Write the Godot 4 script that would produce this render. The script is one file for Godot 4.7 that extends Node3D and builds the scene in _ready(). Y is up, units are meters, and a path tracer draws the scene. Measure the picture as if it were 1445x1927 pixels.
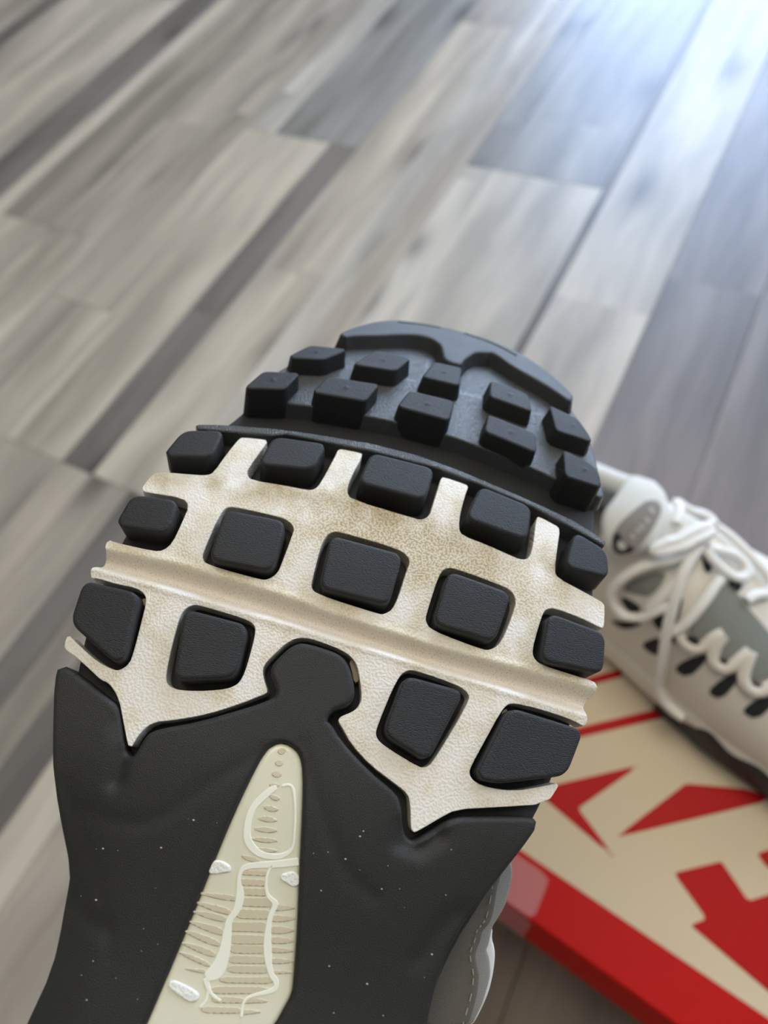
extends Node3D
# A worn running shoe held sole-up in front of the camera over a plank floor, a shoe box with the second shoe behind it.
# Sole outlines are in millimetres on the unrolled sole: u across, v from the ball of the foot towards the toe.

const SOLE := {
	"toe_lug_a": [-22.5,81.8,-12.7,84,-17.7,76.7,-26.8,74.1],
	"toe_lug_b": [-6.4,86.4,3,86.7,-0.1,78.8,-11,77.4],
	"toe_lug_c": [8.8,87.6,16.1,87.9,16,79,6.3,79],
	"toe_lug_d": [23.5,85.4,33.4,83.7,34.8,76.2,23.6,77.7],
	"toe_lug_e": [39,81.6,46.8,79.5,49.3,74.9,50.3,71.8,40.6,71.7],
	"toe_lug_f": [-30.2,67.7,-21.6,69.9,-23.8,62.7,-32.9,60.5],
	"toe_lug_g": [-15.5,70.7,-2.9,72.2,-5.1,64.8,-17.7,63.8],
	"toe_lug_h": [4.3,72.6,15.3,72.5,14.8,64.9,2.1,65.6],
	"toe_lug_i": [23.6,70.8,35.7,68.5,36,61.8,23.2,64.3],
	"toe_lug_j": [42.3,65.9,49.5,64.2,51.6,61.9,52,57.4,43,57.3],
	"lug_a": [-42,46.7,-33.2,48.6,-33.6,40.8,-44.1,38.8],
	"lug_b": [-22.7,49.8,-10.7,51,-12.1,43.2,-23.9,41.4],
	"lug_c": [-1,51.5,13.6,51.1,12.8,42.1,-2.2,42.6],
	"lug_d": [24.1,49.5,36.2,47.4,35.8,38.6,21.9,40.2],
	"lug_e": [46.2,44.4,54,42,54.7,35.4,44.5,34.9],
	"lug_f": [-46.7,28.9,-36.8,29.5,-36.7,22,-47.8,21.4],
	"lug_g": [-27.2,29.7,-14.3,30,-14.2,19,-27.2,18.6],
	"lug_h": [-4.9,29.3,10.5,28.7,9.8,17.7,-4.5,18],
	"lug_i": [20.2,27.6,33.8,26.1,31.9,15.4,19,16.2],
	"lug_j": [42,24.2,54.7,23,55,14.6,41.6,14.1],
	"lug_k": [-49.7,9.5,-38,9.2,-36.7,-3.6,-38.5,-4.5,-49.3,0.9],
	"lug_l": [-28.8,8.2,-15.9,7.8,-15.5,-2.3,-26.6,-5.3],
	"lug_m": [15.6,5.2,27.6,4.8,23,-9.4,13.7,-6.2],
	"lug_n": [36.8,3.9,52.2,3,49.7,-6,36.8,-10.2,32,-10.2],
	"white": [-44.6,36.7,-45.8,34.8,-46.5,31.4,-44.5,31.2,-37.1,31.5,-35.3,30,-35.5,26,-36,21.1,-37.3,19.2,-39.2,18.7,-48,18.9,-49.1,19.3,-49.1,17.6,-48.4,16.6,-48.6,13.3,-48.7,13.3,-50.2,12.9,-50.1,11.8,-49.4,10.5,-48.5,10.9,-44.1,10.5,-40,10.6,-37.9,9.8,-37.1,8.3,-36.7,3.7,-36.3,-1.3,-36.3,-3.9,-37.7,-5.5,-39,-5.6,-42.4,-4.8,-46.5,-2.8,-49.7,-1,-50,-1.1,-49.9,-3.1,-49.2,-4,-46.8,-4.8,-43.3,-6.5,-40.5,-8,-38.9,-8.1,-36.1,-10.4,-33.8,-14.4,-31.5,-18.3,-31,-18.5,-30.8,-18.1,-30.2,-15.6,-28.5,-13.2,-24.6,-12,-19,-9.7,-13.5,-6.5,-9.9,-4,-9.4,-3.7,-9.2,-3.1,-10.5,-1.3,-11.2,0.2,-11.2,1.5,-9.9,3.8,-8.2,6.4,-6.3,8,-4,8.4,-0.8,8.1,2.6,7.6,4.9,6.7,6.4,5.3,7.6,2.4,8.6,-0.4,8.4,-2.1,7.4,-3.4,5.5,-4.6,4.9,-5.4,6.6,-7.1,8.4,-9.1,12.9,-12.1,18.5,-14.4,20.8,-15.5,21.6,-17.3,22.4,-20.9,23,-21.7,23.7,-21.4,27.3,-18.4,30.2,-16.2,37.6,-14.3,47.4,-11.7,49.5,-7.5,49.2,-7.4,45.4,-9,40.8,-10.7,36.1,-11.2,32.8,-10.8,31.5,-9.6,31.7,-8.1,33.5,-3.2,35.8,2.9,36.8,4.6,38.1,5.2,43.4,5.3,50.4,4.8,53.3,3.9,53.7,5.3,53.3,6.4,53.1,7.8,53.9,10.3,53.3,7.3,54.2,10.1,55.2,11.9,54.7,12.7,54.2,13.4,50,13.5,42.4,14,40.8,15,40.4,16.6,40.9,20.6,41.6,24.7,42.4,25.8,43.9,26.4,50.2,25.8,55,24.8,55.3,25.2,55.1,30.2,54.7,30.7,54,31,50.6,31.9,43.9,33.5,43.2,35.1,43.4,40.4,43.8,46.2,42.7,46.5,38.8,47.6,38.1,47.3,37.9,40.3,37.6,37.4,37,36,35.8,35.5,34.4,35.5,27.5,36.9,22.2,37.6,21.2,39.2,21.1,43.5,21.6,48.8,22,50.9,21.3,51.1,16.1,51.7,15.5,51.2,15.2,46.9,15.4,49.5,14.7,42.5,14.5,40.5,13.2,39.1,12,38.9,-2.8,40,-4.1,41.7,-4.1,44.7,-2.7,52.6,-3.3,53,-8.1,52.8,-8.5,52.3,-8.7,50,-10.1,42.1,-10.9,40.4,-12.3,39.8,-16.9,39.7,-24.6,39.2,-25.9,40.3,-26.1,41.8,-24,50.3,-24.6,50.7,-29.8,50,-30.4,49.5,-31.8,44.3,-32.9,39.2,-34,38.1,-37,37.6],
	"hole_g": [-28,31,-27,31.7,-25.4,31.9,-16.4,31.9,-14.4,31.5,-12.8,30.3,-12.7,29,-13.2,22.6,-13.5,19.7,-15.1,18,-16.6,17.7,-28,18.3,-29.1,19.4,-29.2,20.6,-28.6,28.5],
	"hole_h": [-5.6,30.6,-4.4,31.5,-3,31.6,9.1,30.9,11.4,29.9,12.4,28.7,12,26.6,11.2,18.2,9.3,16.4,8.1,16.3,-4.9,17.4,-6.2,18.5,-6.3,19.9,-6.4,28.3],
	"hole_i": [19.1,28.1,20.1,29.2,21.9,29.5,31.4,28.4,34.2,27.8,35.5,26.2,35.5,24,33.8,16.2,31.7,14.3,30,14.1,19.3,15.5,17.8,17,17.8,18.8,18.6,25.9],
	"hole_l": [-29.6,8.2,-28,9.8,-26.5,9.9,-17.1,9.3,-15.4,8.7,-14.6,7.6,-14.4,3.6,-14.5,-2.2,-16.1,-4.1,-20,-5.5,-25.1,-6.6,-27.5,-6.4,-28.6,-5.4,-29.2,-1.9,-29.7,5.2],
	"hole_m": [14.6,5,16.3,6.8,18.3,6.9,26.3,6.1,28.8,5.1,29.3,3.6,24.3,-9.1,23,-10.4,21.4,-10.3,14.3,-8,12.7,-6.8,12.6,-5.1],
	"foam": [-49,-6.4,-45.1,-7.8,-37.9,-10.9,-36,-11.4,-34.6,-13.5,-31.9,-18.8,-30.4,-19.9,-29.7,-19.6,-29.1,-17.8,-28.6,-15.5,-27,-14.2,-20.3,-11.5,-13,-7.5,-10.5,-6.1,-7.8,-4.2,-7.5,-2.9,-8.5,-1.4,-9.5,-0.2,-9.8,1.4,-8.2,4.2,-6.9,6,-5.8,6.8,-4.8,7.1,-1.9,7.1,2.6,6.6,4.6,5.1,6.3,2.3,7.3,-0.8,6.6,-2.5,4,-3.9,3.2,-5.1,3.2,-6.3,3.3,-5.8,6.6,-9.1,12.6,-13,18.1,-15.6,19.6,-16.9,20.9,-21.1,22.1,-22.8,23.4,-23,25.9,-21,29.4,-17.9,32.6,-16.9,46.3,-14.2,46.3,-14.5,44.7,-17.9,41.2,-23.9,37.9,-29.6,35.2,-34.1,33.7,-37.7,32.9,-39.9,32.4,-42.7,31.9,-46,31.7,-50.2,-34.3,-62.8,-33.5,-57.8,-33.4,-54,-33.9,-49.8,-34.2,-47.9,-34.7,-44.8,-35,-41.6,-36.3,-38.5,-38.9,-33.9,-41.3,-29.2,-43.6,-24.2,-45.5,-19,-48.1,-11.8,-49.1,-8.2],
	"plate": [-4,-11.5,-5.5,-12.2,-6.5,-13.2,-7.5,-15.8,-9.1,-22.9,-10.5,-31,-12.6,-46.4,-14.5,-59.4,8.6,-55.1,6.9,-43.7,4.3,-31.3,2,-19.7,0.4,-14.1,-1.3,-12.2],
	"groove_up": [-48.5,16.8,-34.5,16.8,-20,16,-7,14.8,8,13.3,18,12.5,32,12.0,54.9,11.7],
	"groove_lo": [-49,12.7,-39.2,12.1,-25.6,11.2,-3.6,9.8,16.2,8.4,32,7.4,53.3,6.3],
	"bar_hi": [-40.7,50.8,-36.5,51.8,-25.1,53.8,-16.2,54.9,-1.4,56.1,9,55.9,19.5,54.3,30.1,52.2,46.6,49,54.8,46.1],
	"bar_lo": [-41.1,49.3,-33.1,50.2,-23.2,51.8,-20.4,53,-10.8,53.3,-1.2,53.7,13.7,53.3,24.3,51.6,37.1,49.2,47.6,46.4,54.6,44.5],
	"toe_front": [-34.9,61.7,-22.2,62.2,-17.6,62.9,2,64.3,15.4,63.9,22.8,62.7,36.8,60.3,42.9,58.8,53.7,57.7],
	"bump_lo": [-15.6,88.9,-14.7,92,-8.3,95.7,0.1,101.9,5.5,103.8,9.4,100.9,11.3,96.9,12.1,91.7,15,91,15.5,94.3,16.9,98,19.6,101.2,23.2,102.8,24.5,103.7,29.7,97.9,35.7,94.3,41.6,90.6,45.8,87],
	"creaseL": [-35.9,-30.3,-30.3,-30.9,-25.3,-30.4,-20.9,-27.8,-16.7,-23.2,-12,-18.4,-7.1,-13.8],
	"creaseR": [-0.3,-11,1.9,-15.3,4.7,-20,7.3,-24,10.3,-27.8,13.4,-31.1,18.3,-33.3],
	"creaseL2": [-40.7,-26.6,-36.9,-31.4,-32.5,-36.8,-26.9,-44.4,-25.4,-46.9,-23.9,-51.5],
	"creaseL3": [-34.9,-43.7,-32,-45.5,-28.7,-47.1,-25.5,-47.8],
	"creaseR2": [28.1,-41.4,29.2,-39.6,30.4,-37,31.9,-34.5,33.6,-32.7],
	"spikeL": [-33.8,-14.4,-32.1,-18,-31.7,-21.9,-31.5,-24.3],
	"spikeR": [21,-21.1,21.1,-23.7,24.9,-24.1,27.6,-21.3],
	"rib_00": [-4.6,-13.3,-3.9,-12.6,-3,-12.9,-3.7,-13.7],
	"rib_01": [-4.6,-15.4,-3.8,-14.7,-2.9,-15.1,-3.5,-15.7],
	"rib_02": [-4.7,-17.3,-3.8,-16.7,-2.6,-17,-3.5,-17.7],
	"rib_03": [-4.7,-19.2,-3.6,-18.7,-2.6,-18.9,-3.5,-19.5],
	"rib_04": [-4.2,-21,-3.5,-20.7,-1.8,-21,-2.9,-21.6],
	"rib_05": [-4.8,-23.1,-3.5,-22.6,-1.6,-22.9,-2.9,-23.5],
	"rib_06": [-5.3,-25.1,-3.5,-24.4,-1.3,-24.7,-3.1,-25.3],
	"rib_07": [-5.5,-26.9,-3.3,-26.2,-0.8,-26.4,-3.1,-27.1],
	"rib_08": [-5.5,-28.6,-3.5,-28,-0.2,-27.9,-2.6,-28.7],
	"rib_09": [-3.9,-29.8,-1.8,-29.5,0.2,-29.6,-2.5,-30.3],
	"rib_10": [-6.5,-31.6,-4.4,-31.4,-2.4,-31.9,-4.8,-32.2],
	"rib_11": [-12.2,-38.9,-8.5,-38.4,-5.3,-38.2,-5.1,-38.8,-8.3,-39.1],
	"rib_12": [-12.3,-40.5,-9,-40.2,-6,-40.4,-5.7,-41.1,-8.7,-41.1],
	"rib_13": [-12.5,-42,-9.4,-41.6,-6.6,-41.6,-6.4,-42.4,-9.1,-42.4],
	"rib_14": [-12.7,-43.6,-9.3,-43.4,-6.3,-43.6,-6,-44.4,-9,-44.3],
	"rib_15": [-13,-45.2,-9.6,-45.1,-6.6,-45.5,-6.3,-46.2,-9.3,-46],
	"rib_16": [-13,-47,-9.8,-46.9,-6.9,-47.2,-6.7,-47.9,-9.5,-47.7],
	"rib_17": [-13,-48.5,-9.9,-48.5,-7.2,-49,-7,-49.5,-9.7,-49.2],
	"rib_18": [-11.2,-50.6,-9.2,-50.3,-7.6,-50.2,-7.5,-50.6,-9,-50.7],
	"rib_19": [-5.7,-33.9,-3.5,-33.6,-1.3,-33.3,-1.1,-33.9,-3.3,-34.2,-5.5,-34.5],
	"rib_20": [-5.3,-35.3,-3.2,-35,-1.1,-34.7,-0.9,-35.5,-3,-35.8,-5,-36.1],
	"rib_21": [-5.1,-36.8,-2.9,-36.4,-0.7,-36.1,-0.4,-37,-2.6,-37.3,-4.8,-37.6],
	"rib_22": [-4.4,-38.2,-1.9,-37.8,0.6,-37.5,0.8,-38.5,-1.7,-38.9,-4.1,-39.2],
	"rib_23": [-4.5,-40.1,-1.9,-39.7,0.8,-39.3,1.1,-40.4,-1.5,-40.8,-4.2,-41.2],
	"rib_24": [-5.2,-42.3,-2.2,-41.8,0.7,-41.3,1.1,-42.5,-1.9,-42.9,-4.9,-43.4],
	"rib_25": [-4.5,-44.1,-1.8,-43.7,1,-43.3,1.3,-44.3,-1.5,-44.8,-4.2,-45.2],
	"rib_26": [-4.1,-45.6,-1.4,-45.2,1.4,-44.8,1.6,-45.7,-1.1,-46.2,-3.8,-46.6],
	"rib_27": [-3.8,-47.2,-1,-46.8,1.9,-46.4,2.2,-47.2,-0.7,-47.7,-3.6,-48.1],
	"rib_28": [-3.5,-48.7,-0.5,-48.2,2.5,-47.8,2.8,-48.6,-0.3,-49.1,-3.3,-49.5],
	"rib_29": [-4.2,-50.5,-0.3,-49.9,3.6,-49.2,3.8,-50,-0.1,-50.6,-4,-51.2],
	"rib_30": [-5.4,-52.2,-1.1,-51.5,3.1,-50.8,3.4,-51.6,-0.9,-52.3,-5.1,-53],
	"rib_31": [-4.9,-53.6,-2.6,-53.3,-0.2,-53,0,-53.6,-2.4,-54,-4.7,-54.3],
	"rib_32": [-6.1,-55.3,-3.1,-54.9,-0.2,-54.5,0,-55.1,-2.9,-55.6,-5.9,-56],
	"rib_33": [1,-38.2,3,-37.9,5.3,-37.9,3.2,-38.6,1.1,-39],
	"rib_34": [1.4,-39.8,3.5,-39.5,5.7,-39.5,3.7,-40.3,1.5,-40.6],
	"rib_35": [1.9,-41.5,3.9,-41.2,6.1,-41.3,4.1,-42.1,2,-42.4],
	"rib_36": [2.3,-43.1,4.4,-42.8,6.4,-42.9,4.6,-43.6,2.4,-43.9],
	"rib_37": [2.7,-44.6,4.8,-44.4,6.8,-44.4,4.9,-45,2.8,-45.3],
	"rib_38": [3.1,-46.2,5.2,-46,7.2,-45.9,5.3,-46.6,3.2,-46.9],
	"rib_39": [3.6,-48,5.7,-47.7,7.6,-47.6,5.7,-48.1,3.6,-48.4],
	"rib_40": [0.8,-52.8,2.8,-52.5,4.3,-52.7,1.9,-53.2,0,-53.6],
	"rib_41": [0.3,-54.6,1.9,-54.3,3.7,-54.3,1.6,-54.9,0.2,-55.2],
	"glue_a": [-2.2,-18.9,-1.1,-18.4,-0.3,-18.6,0.3,-19.7,0.9,-21.4,1.3,-22.8,1.7,-24.4,2,-26.1,2.3,-27.5,2.2,-29.1,0.7,-30.3,-0.8,-30.7,-3,-30.8,-4.8,-30,-5.9,-28.9,-6.4,-27.7,-6.7,-25.2,-6.3,-23.2,-5.2,-21.6,-4,-20,-3.1,-19.3],
	"glue_b": [3.9,-30.5,0.3,-31.7,-3.8,-32.7,-5.4,-33.4,-5.8,-34.4,-5.6,-35.9,-4.9,-37.3,-4.6,-39.2,-4.9,-40.7,-5.7,-42,-5.4,-44,-5.1,-46.1,-5.1,-48.3,-5.6,-50.1,-7.1,-51.2],
	"glue_c": [-7.1,-51.3,-6.3,-52.6,-5.1,-53.6,-3.6,-54],
	"glue_d": [-0.5,-32,-1.1,-33.5,-0.8,-35.7,0,-37.1,1.8,-37.8,1.2,-39.5,1.3,-41.5,1.6,-43.7,2.3,-45.8,2.9,-47.4,3.9,-48.9,4.8,-49.4,5,-50.6,3.5,-51.4,0.9,-52.4,0,-53.6,0.4,-55.7],
	"glue_e": [-6.2,-52.7,-6,-54.4,-6.8,-55.6],
	"notch_a": [-11.4,-35.6,-11,-33.3,-9.4,-33.1,-7.9,-33.5,-6.9,-34.3,-7.8,-34.7,-8.8,-35,-10.3,-35.6],
	"notch_b": [0.2,-33.6,4.3,-31.7,5.1,-35.1],
	"notch_c": [-13.2,-53.6,-12.6,-52.5,-10.5,-52.8,-7.6,-53.5,-7.2,-54.3,-7.9,-55.1,-9.2,-55.1,-11.4,-54.4],
	"fleck_a": [4.6,6.1,5.4,6.6,6.2,5.5,7,4.6,7.4,2.5,6.5,2.2,5.6,4.3],
	"fleck_b": [-38.7,8.8,-37.9,9.5,-37.3,8.2,-38.1,7.4],
	"fleck_c": [36.4,3.4,37.4,4.3,37.4,2.9,36.4,2.3],
	"side_a": [47.1,-21,45.5,-23.5,45.8,-25.1,45.8,-28.5,45.4,-31.1,44.2,-33.9,43.5,-35.1,41.5,-36.4,39.9,-33.7,42.5,-26.9],
	"upper_suede": [44.8,-22.9,44.6,-27.5,44.3,-28.7,44.3,-31.3,44.1,-34.3,43.7,-35.5,43.1,-36.4,42.4,-37.2,42.4,-38.9,41.8,-40.7,41.9,-42.1,43,-44.4,43.2,-45.7,43.2,-48.6,42.8,-50.9,42.4,-53.3,35.5,-54.5,33.8,-54.8,32.2,-46.8,37.3,-34.9],
	"upper_grey": [45.8,-22.8,47.6,-24,48.1,-25.5,48.2,-27.3,48,-29.2,47.7,-31.8,46.8,-34,45.9,-35.7,45.4,-36.7,45.3,-38.2,45.1,-40.1,44.8,-40.9,45.6,-41.9,46.1,-43.6,46.4,-45.2,46.2,-46.8,45.9,-48.4,45.5,-50.4,44.8,-52.1,44.1,-54.2,38,-55.2,38.3,-46.6,41.9,-34.7],
	"upper_white_mesh": [47.5,-36.1,47.2,-37.2,47.2,-39.6,48.1,-41.1,48.5,-42.7,48.6,-45.3,48.4,-47.7,48.1,-49.5,47.4,-51.7,46.5,-54,45.6,-55.7,41.2,-56.4,42.8,-44,45.7,-37.6],
}
const SHOE := {
	"mesh_a": [131.3,31.8,134.2,33.5,142.6,34.4,139.1,28.8,135.7,28.4],
	"mesh_b": [130.8,14.9,136.4,18.1,145.5,27.3,142.3,20.1,137.9,14.7],
	"mesh_c": [149.7,15.1,156.3,28.3,159.2,20.2,157.3,16.4],
	"mesh_d": [169.4,21.2,171.7,30.3,178.1,41.7,179.5,39.4,176.3,23.3],
	"mesh_e": [187.4,26.8,190,39,194.5,48.2,195.8,43.9,193.6,29.3],
	"mesh_f": [204.4,33.3,206.9,42.5,210.7,49.8,214.2,48.1,211.2,35],
	"mesh_g": [165.8,42.1,170.8,44.8,173.9,45.6,172.9,42.1,169.3,40.6],
	"mesh_h": [182,46,186.5,47.8,189.6,50.1,187.6,45.6],
	"mesh_i": [198.8,49.4,203.3,50.8,206.8,53.2,204.7,48.7],
	"mesh_l": [155.6,80.5,160.1,80.7,163.4,79.1,161.5,76.7],
	"mesh_m": [171.1,78.4,178.7,81.4,178.5,78.2],
	"mesh_p": [155,53.9,157.4,57.2,160.1,45.6,158.6,41.7],
	"mesh_q": [159.6,34.2,161.7,38.6,163.8,34.8,161.7,31.3],
	"mesh_r": [148.8,34.4,153.2,44.8,155.4,35.2,153.7,32.7],
	"suede": [169.2,77.9,168.7,66.3,165.5,44.1,170.3,45.7,173.7,45.9,176,51.7,180.1,59,180.4,53.8,181.8,46.4,186.5,47.9,189,50.6,190.9,57.6,193.9,62.2,197.8,61.3,198.8,50.4,203.7,51.7,206.8,57.7,210.1,62.6,204,74.4,198.1,74.6,191.9,75.8,184.2,76.5,178.7,78.4],
	"panel": [130.7,42.8,140.8,59.1,146.9,62.8,143.8,43.2,137.3,39.7,130.4,35.3],
	"rim_a": [163.1,40.8,168,39,172.8,40.7,176.1,46.8,177.5,53.3,180.3,58.5],
	"rim_b": [180.8,57.7,179.7,50.6,181.7,43.4,187.7,43.9,190.6,49,192.2,55,194.3,61.1],
	"rim_c": [195,61.4,196.1,50.2,199.6,46.4,205.7,47.3,208.8,53.4,211.3,60],
	"lace_a": [154.1,91.2,150.9,88,147.4,81.6,144.6,77.9,141.5,74.1,141.2,74.9,137.2,69,135.4,65.5,137.4,65.2,142.2,70.1,143.2,71.2,148.7,77.4,153.1,83.2,155.7,88.9],
	"lace_b": [154.1,92.5,149.6,77.9,145.3,69.1,141.7,65,136.8,59.6,132.4,52.7,128.4,44.6,126.4,37.5,126.5,32.3,129.6,27.9,135,26.7,140.5,28.8,145,33.7,149.2,41.8,153.4,49.3],
	"lace_c": [153.2,87.5,152.2,67.1,150.7,58.6,148.6,49.4,146.4,42.3,145.8,38.4],
	"lace_d": [154.4,90.5,151.5,69.2,153.4,58.5,155.3,48.1,157.2,40,159.6,31.9,162.8,21.4,165.8,8.3,166.8,5.5,172.9,1,179.3,1,184.4,1],
	"lace_e": [168.1,77.8,166.8,65,164.8,53.7,163,45.4,160.4,40,158.4,37],
	"lace_f": [139.2,82.5,137.5,92.7,133.5,98,136.5,98,142.5,98,148.1,104,152.6,102.6,154.3,98.6],
	"lace_g": [157.1,83.7,164.8,88.6,171.4,91.2,176.5,89.3,178.8,85.6,176.9,81.7,172.6,80.2,167.5,79.9,161,80.5,156.5,81.8],
	"lace_h": [183.3,77.6,185.7,80.2,189.6,84,193.1,84.4],
	"lace_i": [154.2,103,160.8,103.6,169,100.4,177.2,97,185.7,93.1,190.2,90.7],
	"lace_j": [154.1,91.3,152.3,84.5,152.1,80.5],
	"tongue": [106.7,99.8,109.4,97.9,113.2,98,117.3,98,121.1,98,128.2,94.6,134.2,84,136.6,77.6,135.4,67.6,127.9,57.9,122.6,52,116.6,52.2,110.4,58.5,105.3,69.6,107.6,79.8],
	"patch": [119.9,52.9,122.4,53.1,125.9,56.2,129.1,61.3,130.8,69.8,131.1,78.4,130.1,82.3,127.1,84.4,122.8,81.6,119.8,76.8,116.4,68.2,115.1,60.9,117.1,55.6],
	"patch_end": [115.8,59.6,117.8,63.1,119.5,61.1,121.6,60,124.2,59.5,129.1,61.1,126,56.2,122.5,53.2,119.4,53.3],
	"patch_dot": [119.5,57.4,120.4,59.5,123.1,59.3,124.8,58.4,123.3,55.9,121,55.3],
	"glyph_a": [124.7,78.5,125.6,79.5,128.5,78.7,127.4,77.6],
	"glyph_b": [125.5,74.5,126.3,75.5,128.6,74.8,127.7,73.3],
	"glyph_c": [124.7,70.4,125.4,71.8,127.9,71.2,127,69.6],
	"glyph_d": [123.8,67.6,124.5,69,127.1,68.4,126.2,66.8],
	"glyph_e": [123,64.1,123.6,65.5,126.2,64.9,125.3,63.3],
}
const PRINT := {
	"tri": [-14.9,-78.5,-9.3,-84.7,22,-116.4,3.9,-78,31.8,-66.2,-9.1,-72.1,-18.6,-73.5],
	"wedge": [26.4,-75.6,45.9,-120.2,71.8,-133.8,83.5,-137,81.9,-132.4],
	"cross": [57.4,-76.2,74.8,-94.1,91.9,-84.3,111.1,-106.4,129.2,-50.7,72.9,-59.1,78.4,-66],
	"corner": [87.8,-106.9,104.5,-126.9,109.3,-111.9,94.7,-103.3],
	"line_a": [-28.5,-140.9,-9.3,-161.1,-6.9,-157.1,-26.3,-136.4],
	"line_b": [-20.4,-111.7,19.7,-152.1,23.2,-148.1,-17.8,-106.5],
	"cream": [9.9,-42.3,115.9,-42.4],
}

const MM := 0.001
var sole_root: Node3D
var arc_a := PackedFloat32Array()
var arc_b := PackedFloat32Array()
var arc_t := PackedFloat32Array()
var M := {}
var rng := RandomNumberGenerator.new()


# ---------------------------------------------------------------- helpers
func noise(seed_: int, freq: float, kind := FastNoiseLite.TYPE_SIMPLEX_SMOOTH, octaves := 3) -> FastNoiseLite:
	var n := FastNoiseLite.new()
	n.seed = seed_
	n.frequency = freq
	n.noise_type = kind
	n.fractal_octaves = octaves
	if octaves <= 1:
		n.fractal_type = FastNoiseLite.FRACTAL_NONE
	return n


func mat(color: Color, rough: float) -> StandardMaterial3D:
	var m := StandardMaterial3D.new()
	m.albedo_color = color
	m.roughness = rough
	return m


func relief_tex(m: StandardMaterial3D, im: Image, depth_cm: float) -> void:
	m.heightmap_enabled = true
	m.heightmap_texture = ImageTexture.create_from_image(im)
	m.heightmap_scale = depth_cm


func tag(o: Node, label: String, category := "", group := "", kind := "") -> void:
	if label: o.set_meta("label", label)
	if category: o.set_meta("category", category)
	if group: o.set_meta("group", group)
	if kind: o.set_meta("kind", kind)


func part(called: String, mesh: Mesh, m: Material, parent: Node = self) -> MeshInstance3D:
	var o := MeshInstance3D.new()
	o.name = called
	o.mesh = mesh
	o.material_override = m
	parent.add_child(o, true)
	return o


func structure(called: String, mesh: Mesh, m: Material) -> MeshInstance3D:
	var o := part(called, mesh, m)
	o.set_meta("kind", "structure")
	return o


func pts(a: Array) -> PackedVector2Array:
	var p := PackedVector2Array()
	for i in range(0, a.size(), 2):
		p.append(Vector2(a[i], a[i + 1]))
	return p


func chaikin(p: PackedVector2Array, times := 2, closed := true) -> PackedVector2Array:
	for k in times:
		var q := PackedVector2Array()
		var n := p.size()
		if not closed: q.append(p[0])
		for i in (n if closed else n - 1):
			var a := p[i]
			var b := p[(i + 1) % n]
			q.append(a.lerp(b, 0.25))
			q.append(a.lerp(b, 0.75))
		if not closed: q.append(p[n - 1])
		p = q
	return p


func fillet(p: PackedVector2Array, r: float) -> PackedVector2Array:
	var q := PackedVector2Array()
	var n := p.size()
	for i in n:
		var b := p[i]
		var da := (p[(i + n - 1) % n] - b)
		var dc := (p[(i + 1) % n] - b)
		var a := b + da.normalized() * minf(r, da.length() * 0.42)
		var c := b + dc.normalized() * minf(r, dc.length() * 0.42)
		for k in 6:
			var t := k / 5.0
			q.append(a.lerp(b, t).lerp(b.lerp(c, t), t))
	return q


func mesh_of(verts: PackedVector3Array, idx: PackedInt32Array, uvs := PackedVector2Array(), colors := PackedColorArray()) -> ArrayMesh:
	# idx runs counter-clockwise seen from outside; Godot wants clockwise
	var nor := PackedVector3Array()
	nor.resize(verts.size())
	var out := PackedInt32Array()
	out.resize(idx.size())
	for i in range(0, idx.size(), 3):
		var a := idx[i]
		var b := idx[i + 1]
		var c := idx[i + 2]
		var f := (verts[b] - verts[a]).cross(verts[c] - verts[a])
		nor[a] += f
		nor[b] += f
		nor[c] += f
		out[i] = a
		out[i + 1] = c
		out[i + 2] = b
	for i in nor.size():
		nor[i] = nor[i].normalized() if nor[i].length_squared() > 0.0 else Vector3.UP
	var arr := []
	arr.resize(Mesh.ARRAY_MAX)
	arr[Mesh.ARRAY_VERTEX] = verts
	arr[Mesh.ARRAY_NORMAL] = nor
	arr[Mesh.ARRAY_INDEX] = out
	if uvs.size() == verts.size(): arr[Mesh.ARRAY_TEX_UV] = uvs
	if colors.size() == verts.size(): arr[Mesh.ARRAY_COLOR] = colors
	var m := ArrayMesh.new()
	m.add_surface_from_arrays(Mesh.PRIMITIVE_TRIANGLES, arr)
	return m


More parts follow.
